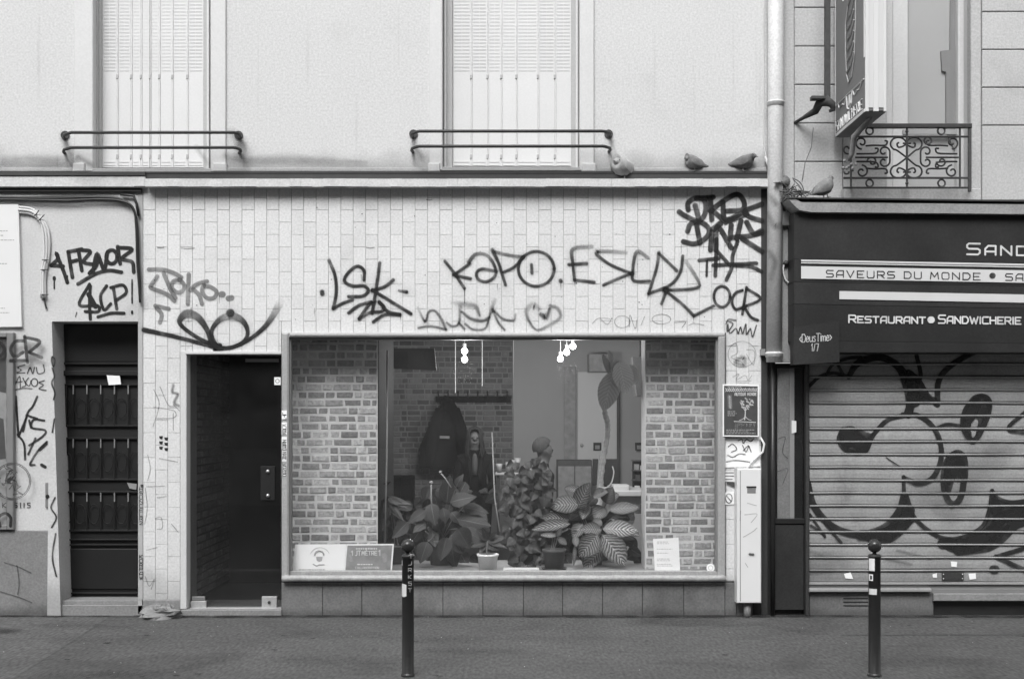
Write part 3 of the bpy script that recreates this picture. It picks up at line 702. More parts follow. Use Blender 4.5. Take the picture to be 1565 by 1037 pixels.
# ------------------------------------------------------------------ graffiti on tiles
YT = -.004
tag(sf, 'black spray tag reading LSK with a scrawl beneath', [[(395,490,1,.75),(430,580),(437,680),(420,772)], [(420,772),(470,745),(532,722)], [(600,605),(600,550),(560,525),(510,560),(485,610),(530,640),(600,640),(625,670),(590,700),(510,702)], [(692,505,1,.7),(680,600),(665,700),(648,800)], [(772,605,1,.8),(720,645),(650,665)], [(650,665),(740,720),(875,803)], ([(354,676),(356,686)], 34), ([(805,668,.7,.6),(850,675)], 26), [(510,798),(570,755),(640,735)], [(640,735),(600,790),(572,832)], [(572,832),(640,795),(700,790),(718,765),(690,735)], [(690,735),(740,790),(810,808)], [(810,808),(720,810),(655,850)]], 25, YT, M['spray'], .88, .42, 400, 270, 3.84)
tag(sf, 'dark spray tag reading KAPO', [[(1075,495),(1130,565),(1190,655)], [(1220,510),(1150,560),(1125,575)], [(1140,580),(1225,597)], ([(1190,655,1,.7),(1190,740,1,.3)], 7), [(1215,500,1.2),(1255,455,1.2,.7),(1320,460,1.1,.6),(1365,520),(1370,580),(1320,615),(1270,600),(1262,560),(1300,540),(1375,555)], [(1355,430,1.4,.8),(1395,520),(1430,635)], [(1360,440,1.2,.7),(1450,460,1.1,.7),(1535,470,1,.8)], [(1535,470),(1480,530),(1420,560)], ell(1611, 540, 105, 102, 14), ([(1583,515),(1586,565)], 24)], 24, YT, M['spray'], .80, .5, 400, 270, 3.84)
tag(sf, 'dark spray tag reading ESCR with a long tail', [([(218,608),(220,614)], 30), [(400,410,1.4,.35),(290,425,1.3,.7),(290,510),(300,605)], [(265,515),(370,508,1.2)], [(300,605),(415,618)], [(600,445,1.3,.3),(430,440,1.2,.8),(500,510),(640,570)], [(640,565),(560,595),(470,635)], [(730,475,1.2,.5),(665,440,1.2,.8),(640,560),(650,610),(740,612)], [(795,445,1.2,.7),(780,540),(735,685)], [(735,685),(860,635),(920,560),(935,465)], [(795,450),(900,550)], [(950,490,1.3,.25),(1030,620,1,.8),(1000,655),(830,665)], [(840,665),(810,745)], [(830,665),(930,745),(1000,815)], [(1000,815),(1115,758)]], 24, YT, M['spray'], .78, .5, 800, 270, 3.84)
tag(sf, 'crowded black spray tag reading DREC, DINK and TAK beside the drainpipe', [[(150,190),(150,140),(210,105),(270,130),(270,220),(220,270),(130,235),(85,205)], [(200,160),(230,270)], [(310,110),(320,260)], [(310,200),(400,130),(500,80),(550,130),(540,190),(430,200)], [(330,200),(420,280)], [(400,140),(420,260),(560,200)], [(680,150),(560,200),(590,240),(680,270)], [(145,345),(170,290),(240,280),(300,330),(280,390),(200,435),(115,420)], [(210,300),(235,430)], [(320,350),(310,480)], [(350,480),(360,310),(460,465)], [(460,300),(450,400)], [(530,270),(500,400)], [(460,390),(580,380),(680,355)], [(540,400),(680,490)], [(570,280),(620,360),(680,340)], ([(210,110),(330,100)], 42), ([(440,270),(570,220)], 45), ([(330,330),(380,290)], 50)], 43, YT, M['spray'], .84, .22, 1020, 280, 4.7125)
tag(sf, 'black spray letters TAK under the crowded tag', [[(230,555),(370,540)], ([(285,560),(282,665)], 20), [(355,400),(345,665)], [(360,490),(450,590)], [(330,590),(640,575)], [(505,420),(470,520),(465,600),(425,695)], [(480,590),(600,600),(678,635)]], 32, YT, M['spray'], .84, .22, 1020, 280, 4.7125)
tag(sf, 'black spray tag reading OCR on the tiles', [ell(393, 815, 58, 75, 12), [(540,770),(490,790),(465,850),(490,905),(550,890)], [(570,750),(540,940)], [(575,760),(670,830),(550,890)], [(560,900),(600,960),(650,985)]], 24, YT, M['spray'], .85, .3, 1020, 280, 4.7125)
tag(sf, 'wide pale grey tag reading JOKO', [[(150,110),(280,110),(400,145),(480,190)], [(235,180),(175,270),(180,300),(330,360),(410,430)], [(300,150),(370,310),(420,400)], [(470,210),(400,230),(380,290),(430,340),(490,330),(510,270),(460,215)], [(555,160),(550,300),(545,460)], [(740,230),(640,260),(570,320)], [(600,310),(660,370),(690,460)], [(710,270),(690,330),(740,400),(810,400),(840,340),(780,290),(720,280)], ([(890,363),(900,363)], 68), ([(960,405),(990,400)], 62), [(215,480),(350,510)], [(230,500),(280,570),(262,650)]], 46, YT, M['spraygrey'], .62, .06, 205, 395, 6.66)
tag(sf, 'black looping flourish with a ball over the glass door', [[(100,725,1.2),(400,790,1.05),(750,880,1),(860,905,1.2)], [(860,905),(640,800),(490,690,1),(465,620,1.4,.9),(540,560,2.2,.55),(650,600,1.8,.7),(740,720,1.3),(790,850,1.2),(860,905,1.3)], [(830,890,1.2),(785,760,1.0),(830,660,1.2),(910,600,1.7,.55),(1010,585,1.9,.45),(1110,640,1.4,.85),(1155,740),(1120,840),(1000,900),(860,915,1.1)], [(1000,900,.8),(1150,835,.9),(1300,720,1.1),(1400,600,1.5,.6),(1490,440,2.0,.05)], ([(977,553),(979,553)], 98)], 48, YT, M['spray'], .93, .28, 205, 395, 6.66)
tag(sf, 'blurred grey spray scrawl and heart above the display window', [[(110,180,1,.3),(180,310),(210,220),(270,210),(330,290,1.3),(370,380)], [(120,365),(230,350),(370,380)], [(380,320),(430,350),(490,320),(500,170,1.5,.5)], [(490,320),(540,375)], [(430,130,1.5,.2),(540,150,2.2,.6),(640,165,1.8,.7),(680,250)], [(520,220),(600,280,1.4),(700,300,1.4),(770,270)], [(550,330),(620,380),(730,370),(770,260),(815,110,2,.3)], [(800,200,1,.6),(850,310),(910,385)], [(820,210,1,.7),(890,280),(990,295),(1010,240,1,.4)], [(1225,190,1.6,.6),(1170,150,2,.4),(1110,210,1.8,.5),(1140,310),(1210,385),(1320,340,1.5,.5),(1420,270,1.3,.7),(1400,190,1.5,.7),(1330,160,1.3,.8)], [(1240,240,1.4),(1290,270,1.6),(1325,190,1.3)]], 32, YT, M['spraysoft'], .62, .75, 620, 440, 6.02)
tag(sf, 'thin marker signature reading DONNO', [[(405,860),(440,830),(510,835),(490,865),(450,830)], ell(580,850,45,35,10), [(620,880),(625,810),(655,890),(665,840)], [(690,870),(710,820)], ell(810,835,55,28,10), [(885,855),(950,850),(930,885)], [(970,870),(1000,860),(1060,870)]], 4.5, YT, M['mark'], .6, .3, 800, 270, 3.84)
tag(sf, 'small black marker scrawl above the tree poster', [[(95,130),(130,150),(95,200),(95,150),(110,210),(150,180),(165,215),(180,170),(195,215),(215,150),(220,220),(245,180),(260,235),(285,160)], [(85,150),(100,120),(150,125)]], 10, YT, M['mark'], .8, .3, 1090, 460, 4.32)
tag(sf, 'thin oval marker doodle on the right pier', [ell(190, 350, 92, 85, 14), [(100,300),(150,280),(160,340),(120,370),(190,400)], [(220,320),(270,330),(265,420),(220,350)], [(130,500),(170,480),(150,520),(210,490),(230,520),(255,490)], [(150,530),(250,525)]], 5, YT, M['mark'], .5, .4, 1090, 460, 4.32)
tag(sf, 'smudged dark patch in the oval doodle', [[(150,390),(200,370),(205,420),(150,410)]], 45, YT, M['spraysoft'], .4, .9, 1090, 460, 4.32)
tag(sf, 'thin grey scribble on the left tiled pier', [[(130,425),(160,510),(125,635)], [(165,410),(210,510),(245,520)], [(130,525),(230,540),(255,560),(240,585),(140,590)], [(240,560),(240,655)], [(240,510),(275,545)], [(160,815),(265,835)], [(95,795),(110,870),(95,940)], [(90,975),(190,970)]], 5, YT, M['mark'], .5, .3, 200, 480, 3.704)
tag(sf, 'smudge of grey ink on the left tiled pier', [[(240,400),(235,440),(265,450),(245,500),(270,515)]], 22, YT, M['spraysoft'], .5, .7, 200, 480, 3.704)
b = MB()
for (x, y) in ((243, 666), (243, 674), (251, 668), (251, 676), (243, 682), (251, 684)): b.prism([(x, y), (x+6, y), (x+5, y+5), (x+1, y+4)], -.0012, -.0006)
b.build('ink_stamp', M['ink'], sf)
tag(sf, 'scribbles low on the left tiled pier', [[(222,745),(225,775),(221,800)], [(237,792),(246,790),(248,806),(240,808)], [(222,880),(228,895),(236,884),(231,900)], [(240,760),(254,758)], [(262,800),(272,812)], [(224,840),(240,836)]], 1.4, YT, M['mark'], .5, .3)
for x0, y0, l_ in ((480.5,471,12),(552,420,10),(612,478,14),(1041,374,14),(1075,372,10),(1100,398,16),(1113,372,14),(1125,402,12),(1060,483,10),(857,434,9),(878,430,8),(990,448,9),(292,470,14),(335,452,12),(760,434,10)):
    tag(sf, None, [[(x0, y0, 1, .9), (x0+.2, y0+l_*.6, .8, .7), (x0+.1, y0+l_, .5, .3)]], 1.7, -.0045, M['spray'], .55, .3, name='paint_drip')
b = MB(); rr = random.Random(77)
for i in range(46):
    x, y = rr.uniform(230, 1155), rr.uniform(290, 500); q_ = rr.uniform(.4, 1.1)
    b.prism([(x+q_*math.cos(a_)*rr.uniform(.7, 1.2), y+q_*math.sin(a_)*rr.uniform(.7, 1.2)) for a_ in [k_*1.05 for k_ in range(6)]], -.0014, -.0004)
b.build('dark_specks', M['darkprint'], sf, kind='stuff')
for x0, y0, x1 in ((241, 378, 250), (277, 379, 297), (560, 378, 572), (652, 305, 660)): tag(sf, None, [[(x0, y0), ((x0+x1)/2, y0+.8), (x1, y0)]], 2.2, -.003, M['spraysoft'], .6, .7, name='scuff_mark')
# left wall graffiti
tag(bl, 'black spray tag reading ARBNOR above the dark door', [[(300,520),(340,480),(330,450),(375,560),(395,620)], [(300,520),(370,525)], [(400,440),(425,590)], [(400,440),(480,425)], [(410,500),(450,490)], [(460,430),(480,550)], [(480,430),(530,440),(490,500),(560,520),(525,565)], [(525,565),(560,530),(580,480)], [(545,560),(570,450),(610,545),(630,440)], ell(655,470,32,40,10), [(690,410),(705,510)], [(690,415),(775,425),(715,480),(775,500),(785,560)], [(458,628),(560,570),(640,550),(712,560)], ([(318,592),(318,600)], 20), ([(318,600),(318,655)], 9), ([(395,580),(393,625)], 9)], 24, -.003, M['spray'], .95, .08, 0, 270, 3.84)
tag(bl, 'black spray tag reading SCP! just over the dark door', [[(525,630),(465,750),(570,755),(575,790),(500,790)], [(530,640),(525,740),(530,835)], ([(520,690),(560,760)], 30), [(625,640),(590,700),(610,780),(650,745)], [(665,650),(685,775)], [(650,650),(720,635),(740,680),(680,725)], ([(775,605),(775,740)], 11), ([(775,790),(775,800)], 14), [(575,822),(650,800),(727,800)], ([(450,795),(443,822)], 6)], 20, -.003, M['spray'], .95, .08, 0, 270, 3.84)
tag(bl, 'black spray tag reading OCR left of the dark door', [[(135,150),(85,155),(60,200),(85,240),(130,215)], [(140,125),(155,270)], [(140,130),(225,155),(170,210)], [(165,215),(235,245)], [(60,262),(150,262)], [(-40,170),(0,160),(25,200),(0,235),(-50,220)]], 23, -.052, M['spray'], .85, .35, 0, 480, 3.7)
tag(bl, 'thin black marker scrawl reading ESAU ARSE', [[(140,285),(100,300),(120,315),(95,330),(140,330)], [(155,335),(170,300),(185,335),(195,300)], [(205,300),(215,335),(250,325),(245,285)], [(80,410),(110,350),(115,415)], [(85,385),(125,380)], [(130,360),(145,400),(125,410)], [(160,360),(145,385),(165,405),(175,375)], ell(195,385,18,22,8), [(250,375),(220,385),(245,400),(220,420),(260,430)], [(65,432),(130,418),(180,420)]], 7, -.003, M['mark'], .85, .3, 0, 480, 3.7)
tag(bl, 'angular black marker tag halfway up the wall left of the dark door', [[(90,465),(98,600),(105,690)], [(105,690),(150,580)], [(100,680),(135,730),(142,820)], [(210,465),(185,520),(155,560),(130,660)], [(150,570),(210,590)], [(165,600),(175,640)], [(250,600),(190,595),(180,640),(255,655),(240,690),(165,740)], [(200,700),(160,790)], [(265,720),(215,770),(170,845),(195,850)], ([(235,850),(255,862)], 20), ([(225,765),(262,730)], 18)], 14, -.003, M['spray'], .9, .2, 0, 480, 3.7)
rr = random.Random(9); st = []
for i in range(26):
    a = rr.uniform(0, 6.28); r_ = rr.uniform(2, 22); x, y = 19+r_*math.cos(a), 735+r_*math.sin(a)
    st.append([(x, y), (x+rr.uniform(-6, 6), y+rr.uniform(-6, 6)), (x+rr.uniform(-7, 7), y+rr.uniform(-7, 7))])
st += [ell(19, 735, 28, 28, 18), ell(19, 735, 26, 26, 18)]
tag(bl, 'round stamped seal across the frame edge', st, 1.5, -.053, M['mark'], .8, .3, name='stamped_seal')
b = MB(); letters(b, 'K', 4, 9, 768, 775, 1.4, -.0515); letters(b, 'SIIS', 22, 46, 768, 775, 1.4, -.003, gap=1.2, first_big=False); b.build('stamped_lettering', M['bpaint'], bl)
tag(bl, 'black arch mark low on the display case', [[(0,803),(-2,790),(8,784),(16,790),(16,803)]], 5, -.0525, M['spray'], .9, .1)
tag(bl, 'black marker drips on the door jamb', [[(80,545),(84,550),(82,560),(79,552),(80,545)], [(80,562),(83,575),(79,585),(84,600),(82,610)], [(83,640),(80,660)], [(84,760),(78,775),(86,790),(79,805)], [(85,815),(80,850),(86,880)]], 3, -.026, M['spray'], .8, .3)
tag(bl, 'black scratch marks on the cement base', [[(22,415),(90,435),(165,470)], [(90,430),(102,520),(95,585)], [(0,570),(100,600),(170,628)]], 7, -.025, M['mark'], .6, .3, 0, 740, 3.49)
b = MB(); b.pbox(69, 737, 77, 775, -.02, 0, .003); b.build('bell_plate', M['aluin'], bl)
b = MB(); c = P(72, 758, -.03); b.lathe((c.x, -.03, c.z), [(.001, 0), (.014, 0), (.016, .01), (.001, .01)], 12, axis='y'); b.build('bell_button', M['blackmetal'], bl)
b = MB(); letters(b, 'SERT', 215, 219, 740, 744, .7, -.0055); 
yy = 744
for ch in 'HSUNCELR2': letters(b, ch, 213, 218, yy, yy+5, .9, -.0055); yy += 6.5
for ch in 'KORPAW': letters(b, ch, 213, 218, yy+45, yy+50, 1.1, -.0055); yy += 6.5
b.build('edge_lettering', M['bpaint'], bl)
# crumpled cloth
b = MB(); rr = random.Random(2); c = P(243, 940, -.12)
n1, n2 = 10, 20; vs = []; fs = []
for i in range(n1+1):
    for j in range(n2):
        a = 2*math.pi*j/n2; t = i/n1; r_ = math.cos(t*math.pi/2)
        q = 1+.28*math.sin(3*a+2*t*5)+rr.uniform(-.12, .12)
        vs.append((c.x+.15*r_*math.cos(a)*q+.03*t, c.y+.09*r_*math.sin(a)*q, .0+.105*math.sin(t*math.pi/2)**.8*(1+rr.uniform(-.18, .18))))
for i in range(n1):
    for j in range(n2): fs.append((i*n2+j, i*n2+(j+1) % n2, (i+1)*n2+(j+1) % n2, (i+1)*n2+j))
b.add(vs, fs); b.build('cloth_bundle', M['cloth'], smooth=False, label='crumpled pale cloth lying on the pavement at the foot of the tiled pier', cat='cloth')
# ------------------------------------------------------------------ right pier: poster, stickers, meter box
po = thing('poster', 'dark poster with a white tree on the tiled pier right of the display window', 'poster', P(1132, 666, 0))
b = MB(); b.prism([(1104.5, 586.5), (1160, 587.5), (1160, 667), (1104.5, 666.5)], -.0500, -.0488); b.build('paper', M['paper'], po)
b = MB(); b.prism([(1106.5, 589), (1158, 590), (1158, 665), (1106.5, 664.5)], -.0510, -.0502); b.build('print', M['darkprint'], po)
b = MB(); y = -.052
ribbon(b, [(1138, 641), (1139, 632), (1139, 624)], 2, y, .8, .4)
for s in (-1, 1):
    ribbon(b, [(1139, 636), (1139+s*4, 640), (1139+s*9, 642)], 1.2, y, .7, .4); ribbon(b, [(1139, 628), (1139+s*5, 620), (1139+s*8, 614)], 1.2, y, .7, .4)
rr = random.Random(4)
for i in range(42):
    a = rr.uniform(0, 6.28); r_ = rr.uniform(.1, 1)**.6; x, yy = 1140+12*r_*math.cos(a), 616+8.5*r_*math.sin(a)
    ribbon(b, [(x, yy), (x+1.2, yy+.8)], 2.2, y, .65, .5)
ribbon(b, [(1122, 643.5), (1155, 645)], 1.6, y, .8, .5)
for i in range(14): x = 1124+i*2.3; ribbon(b, [(x, 646), (x+rr.uniform(-2, 2), 652+rr.uniform(-3, 4))], .7, y, .35, .4)
for i in range(8):
    x = 1109+i*6; ribbon(b, [(x, 593), (x+3, 597.5), (x+6, 593)], 1.6, y, .7, .3); ribbon(b, [(x, 598), (x+3, 593.5), (x+6, 598)], 1.4, y, .6, .3)
letters(b, 'AUTOUR MONDE', 1123, 1156, 600, 604, 1.0, y, op=.8, first_big=False)
ribbon(b, [(1115, 606), (1116, 622)], 8, y, .45, .8)
b.build('white_print', M['wpaint'], po)
b = MB(); textlines(b, 1112, 628, 1130, 3, 3, y, 1, rr); textlines(b, 1110, 656, 1156, 3, 2.6, y, .9, rr); textlines(b, 1112, 591, 1145, 1, 3, y, 1, rr); b.build('small_print', M['inkgrey'], po)
st = thing('sticker_cluster', 'layered torn stickers pasted on the tiled pier below the tree poster', 'stickers', P(1135, 715, 0))
for (q, mt) in (([(1109, 670), (1160, 669), (1162, 712), (1108, 714)], 'paper'), ([(1112, 676), (1130, 674), (1133, 690), (1114, 692)], 'greyprint'), ([(1105, 718), (1122, 718), (1123, 736), (1106, 735)], 'white'), ([(1113, 733), (1126, 738), (1124, 745), (1111, 739)], 'darkprint'), ([(1104, 699), (1109, 700), (1109, 717), (1103, 716)], 'white'), ([(1107, 752), (1122, 751), (1122, 770), (1107, 771)], 'paper')):
    LAY[0] += 3
    d = .003+.0016*LAY[0] % .006; b = MB(); b.prism(q, -.004-d, -.003); b.build('sticker', M[mt], st)
tag(st, None, [[(1128,673),(1134,671),(1136,677),(1141,671),(1147,674),(1152,670)], [(1135,680),(1140,690),(1144,680),(1136,688)], [(1112,695),(1120,698),(1130,693),(1139,694)], [(1113,682),(1120,678),(1126,686),(1118,690)], [(1110,705),(1125,703),(1150,706)], ell(1114,761,5,7,8), [(1111,758),(1117,765)], [(1108,722),(1121,722)], [(1108,727),(1121,727)], [(1108,732),(1119,732)], [(1145,682),(1148,690)]], 1.7, -.012, M['mark'], .85, .2, name='sticker_print')
mb_ = thing('meter_box', 'tall narrow white utility box with a slot on the pier beside the drainpipe', 'utility box', P(1146, 921, -.1))
b = MB(); b.pbox(1126.5, 716, 1163.5, 921, -.12, 0, .006); b.build('casing', M['white'], mb_)
b = MB(); b.pbox(1141, 742.5, 1156, 745, -.124, -.119); b.build('slot', M['ink'], mb_)
b = MB(); b.pbox(1142, 745.2, 1155, 753, -.123, -.119, .001); b.build('slot_plate', M['aluin'], mb_)
b = MB(); b.pbox(1131, 719, 1132, 918, -.1215, -.119); b.build('seam', M['aluin'], mb_)
tag(mb_, None, [[(1138,786),(1157,785),(1148,798)], [(1136,820),(1150,812),(1157,806)], [(1142,768),(1156,772)], [(1139,860),(1143,866)], [(1132,780),(1131,795)]], 1.0, -.1222, M['mark'], .5, .3, name='scratch')
tag(mb_, None, [[(1146,846.5),(1151,847)]], 5, -.1222, M['spraysoft'], .7, .5, name='stain')
b = MB(); b.tube([P(1142, 922, -.05), P(1142, 945, -.05)], .03, 12); b.build('pipe', M['aluin'], mb_, smooth=True)
b = MB(); b.tube([P(1141, 716, -.03), P(1150, 704, -.03), P(1166, 690, -.03), P(1168, 678, -.03), P(1162, 668, -.02)], .009, 8); b.build('cable', M['white'], mb_, smooth=True)
# ------------------------------------------------------------------ drainpipe
dp = thing('drainpipe', 'pale painted drainpipe with collars between the tiled shop and the restaurant', 'drainpipe', P(1184, 590, -.1))
a = P(1186, -420, -.09); c = P(1183, 553, -.09)
b = MB(); b.tube([a, P(1185.5, 150, -.09), c], .062, 20); b.build('pipe', M['pipe'], dp, smooth=True)
for yy, x in ((157, 1185.5), (540, 1183), (-150, 1186)):
    b = MB(); q = P(x, yy, -.09); b.lathe(q, [(.062, -.03), (.068, -.028), (.068, -.008), (.072, -.004), (.072, .006), (.062, .012)], 20); b.build('collar', M['pipe'], dp, smooth=True)
b = MB(); b.tube([P(1181, 552, -.03), P(1181, 941, -.03)], .018, 12); b.build('lower_pipe', M['blackmetal'], dp, smooth=True)
b = MB(); q = P(1170, 590, -.03); b.pbox(1163, 533, 1170, 543, -.05, 0, .003); b.build('bracket', M['zinc'], dp)
tag(dp, 'dark overspray on the drainpipe', [[(1172,325),(1184,345),(1194,342)], [(1176,385),(1184,400),(1178,425)], [(1178,300),(1186,312)]], 13, -.156, M['spraysoft'], .35, .9)
b = MB(); b.tube([P(1168, 0, -.01), P(1167, 120, -.01), P(1168, 225, -.01), P(1174, 255, -.04), P(1177, 272, -.06)], .005, 6); b.tube([P(1170, 240, -.03), P(1178, 262, -.08), P(1175, 270, -.1)], .012, 6)
b.build('downpipe_wire', M['trim'], label='thin pale wire running down the wall beside the drainpipe', cat='wire')
b = MB(); b.pbox(1163.5, 276, 1173, 945, .002, .3); b.build('corner_strip', M['zincdark'], bl)
# ------------------------------------------------------------------ restaurant building above
rb = thing('stone_building', 'pale building with grooved stone courses above the dark restaurant front', 'building', (3.2, .2, 3))
b = MB(); hole_wall(b, 1172, 1990, TY, 318, [(1352, 1497, -300, 300)], .022, .5); b.build('wall', M['stonejoint'], rb)
def block(x0, y0, x1, y1): 
    b = MB(); b.pbox(x0, y0, x1, y1, .0+R.uniform(-.001, .001), .05, .006); b.build('stone_block', M['stoneblock'], rb)
block(1172, TY, 1214, 305)
ys = [246.5-58.8*i for i in range(12)]
for i, yy in enumerate(ys): block(1214.6, yy-57.6, 1288, yy)
block(1214.6, 247.7, 1288, 306)
block(1289, TY, 1356, 305)
ys = [191-57.8*i for i in range(11)]
for yy in ys:
    block(1501, yy-56.6, 1640, yy); block(1641, yy-56.6, 1800, yy); block(1801, yy-56.6, 1988, yy)
block(1501, 192.2, 1740, 306); block(1741, 192.2, 1988, 306)
b = MB(); b.pbox(1484, TY, 1500, 306, -.02, .06, .008); b.build('window_surround', M['stoneblock'], rb)
wn = MB(); wn.pbox(1352, -300, 1500, 306, .30, .35); wn = wn.build('window', M['greyprint'], rb, label='tall recessed window behind the wrought iron balcony')
b = MB(); b.pbox(1352, -300, 1364, 300, .2, .3, .006); b.pbox(1364, -300, 1388, 300, .235, .3, .006); b.pbox(1464, -300, 1478, 300, .2, .3, .006); b.pbox(1480, -300, 1497, 300, .1, .3, .006); b.build('frame', M['trim'], wn)
b = MB(); b.pbox(1388, -300, 1464, 296, .285, .298); b.build('curtain_or_reflection', M['inwhite'], wn)
b = MB(); b.prism([(1438, 78), (1452, 76), (1456, -300), (1464, -300), (1464, 240), (1446, 200), (1446, 110), (1440, 108)], .26, .28); b.prism([(1380, 198), (1464, 198), (1464, 205), (1380, 205)], .22, .24); b.build('dark_drape', M['inwall'], wn)
b = MB(); b.pbox(1388, -300, 1464, 296, .25, .254); b.build('pane', M['glasshaze'], wn)
b = MB(); b.pbox(1290, 288, 1500, 306, -.1, .3, .005); b.build('window_sill', M['stoneblock'], rb)
# balcony
bc = thing('balcony_railing', 'wrought iron balcony railing with scrolls on the right hand window', 'railing', P(1385, 290, -.22))
YB = -.22
def tb(pts, r=.006, n=5): b.tube([P(x, y, YB) for x, y in pts], r*1.4, n)
b = MB(); b.pbox(1325, 188.5, 1486, 195, YB-.02, YB+.02, .004); b.build('top_rail', M['darkmetal'], bc)
for y0, x0, x1 in ((209, 1300, 1484), (272, 1289, 1484), (287, 1289, 1484)):
    b = MB(); tb([(x0, y0), (x1, y0)], .0065); b.build('rail', M['darkmetal'], bc)
for x, y0 in ((1300.5, 209), (1386, 196), (1467, 192), (1482, 192)):
    b = MB(); tb([(x, y0), (x, 288 if x < 1480 else 293)], .0065 if x < 1480 else .01)
    if x == 1386:
        for yy in (201, 280): b.ball(P(x, yy, YB), .013)
    b.build('upright', M['darkmetal'], bc)
b = MB()
for x in (1300.5, 1482): b.tube([P(x, 192, YB), P(x, 192, 0.02)], .008, 5); b.tube([P(x, 287, YB), P(x, 287, 0.02)], .008, 5)
b.build('side_stay', M['darkmetal'], bc)
for (cx, cy) in ((1329, 280), (1439, 280), (1329, 200), (1438.5, 200), (1418, 215)):
    b = MB(); tb(ell(cx, cy, 5.5, 5.5, 12), .0055); b.build('ring', M['darkmetal'], bc)
def spiral(cx, cy, r0, r1, a0, turns, n=22):
    return [(cx+(r0+(r1-r0)*t/n)*math.cos(a0+turns*2*math.pi*t/n), cy+(r0+(r1-r0)*t/n)*math.sin(a0+turns*2*math.pi*t/n)) for t in range(n+1)]
scr = []
for (cx, s) in ((1373, -1), (1397, 1)):
    for (cy, v) in ((220, 1), (262, -1)):
        scr.append([(1386, 241)]+[(cx+s*(12*math.cos(a)), cy+v*(10*math.sin(a))) for a in [1.4-.45*i for i in range(11)]]+[(cx+s*-6, cy+v*4), (cx, cy+v*5), (cx+s*2, cy), (cx-s*1, cy-v*2)])
for (cx, s) in ((1351, 1), (1416, -1)):
    for (cy, v) in ((232, 1), (247, -1)):
        scr.append([(cx+s*9, 240)]+spiral(cx, cy, 9, 2, 0 if s > 0 else math.pi, .9*v*(-1 if s > 0 else 1), 14))
for cx, s in ((1317, 1), (1455, -1)):
    for cy, v in ((218, 1), (262, -1)):
        scr.append(spiral(cx, cy, 10, 2, math.pi/2*v, 1.2*s, 18))
        scr.append([(cx+s*6, cy+v*5), (cx+s*20, cy+v*4), (cx+s*36, cy+v*4), (cx+s*39, cy-v*2), (cx+s*35, cy-v*3)])
    for cy, v in ((232, 1), (250, -1)):
        scr.append([(cx-s*8, cy+v*3), (cx+s*5, cy+v*3), (cx+s*22, cy+v*2), (cx+s*25, cy-v*5), (cx+s*20, cy-v*5)])
    scr.append([(cx-s*10, 240.5), (cx+s*40, 240.5)])
    scr.append(spiral(cx+s*16, 247, 8, 2, 3.14, 1.1*s, 14))
scr.append([(1380, 219), (1392, 219)]); scr.append([(1380, 263), (1392, 263)])
for s_ in scr:
    b = MB(); tb(smooth([tuple(p) for p in s_], 3) if len(s_) > 2 else s_, .0052, 4); b.build('scroll', M['darkmetal'], bc)
for s_ in ([spiral(1295, 228, 9, 2, 0, 1, 14)], [spiral(1295, 262, 9, 2, 0, -1, 14)]):
    b = MB(); tb(s_[0], .005, 4); b.build('scroll', M['darkmetal'], bc)
# ------------------------------------------------------------------ restaurant front
rf = thing('restaurant_front', 'dark restaurant front with white lettering over a graffiti covered roller shutter', 'shopfront', (3.4, 0, 0))
SL = .019
b = MB(); b.prism([(1203, 302), (1215, 304), (1225, 309), (1990, 316), (1990, 331), (1240, 324), (1222, 321), (1212, 312)], -.36, .05); b.build('zinc_ledge', M['zinc'], rf)
b = MB(); b.prism([(1203, 301), (1990, 311.5), (1990, 314), (1203, 303)], -.37, .05); b.build('ledge_edge', M['zincdark'], rf)
YF = -.3
# dark boards of the fascia
e = [(1214, 324, 1990, 395), (1214, 395.5, 1990, 430), (1214, 430.6, 1990, 464), (1214, 464.6, 1990, 520), (1236, 520.6, 1990, 538)]
for x0, y0, x1, y1 in e:
    b = MB(); s0 = SL if y0 > 330 else .009; s1 = SL if y1 < 530 else 0.003
    b.prism([(x0, y0), (x1, y0+(x1-x0)*(s0 if y0 < 519 else .012)), (x1, y1+(x1-x0)*(s1 if y1 < 519 else (.012 if y1 < 530 else .0))), (x0, y1)], YF+R.uniform(0, .002), .0); b.build('fascia_board', M['fascia'], rf)
b = MB(); b.prism([(1189, 306), (1214, 306), (1214, 553), (1189, 553)], -.08, .0); b.build('side_pilaster', M['zinc'], rf)
b = MB(); b.prism([(1213, 500), (1283, 490), (1283, 553), (1213, 557)], -.315, -.2); b.build('lower_board', M['fascia'], rf)
yy = YF-.006
for (x0, y0, y1) in ((1224.5, 396.5, 399.3), (1224.5, 400.5, 402.2), (1224.5, 406.5, 425.5), (1283, 444.5, 457)):
    b = MB(); x1 = 1990; b.prism([(x0, y0), (x1, y0+(x1-x0)*SL), (x1, y1+(x1-x0)*SL), (x0, y1)], yy, YF-.0); b.build('white_band', M['fasciaw'], rf)
def sp(p): return p
b = MB(); yl = YF-.0075
letters(b, 'SAVEURS', 1263, 1367, 413, 423, 1.7, yl, SL, first_big=False, gap=.5)
letters(b, 'DU', 1382, 1408, 413+2.2, 423+2.2, 1.7, yl, SL, gap=.5, first_big=False)
letters(b, 'MONDE', 1422, 1498, 413+3, 423+3, 1.7, yl, SL, gap=.5, first_big=False)
ribbon(b, [(1516.5, 421), (1517.5, 421)], 9, yl, 1, .02)
letters(b, 'SAVEURS', 1537, 1642, 413+5.2, 423+5.2, 1.7, yl, SL, first_big=False, gap=.5)
b.build('lettering', M['bpaint'], rf, label='black words SAVEURS DU MONDE on the white band')
b = MB(); yl = YF-.004
letters(b, 'SANDWICHERIE', 1478, 1740, 372, 388.5, 2.9, yl, SL, small=.82, gap=.42)
b.build('lettering', M['wpaint'], rf, label='large white word SANDWICHERIE at the top of the fascia')
b = MB()
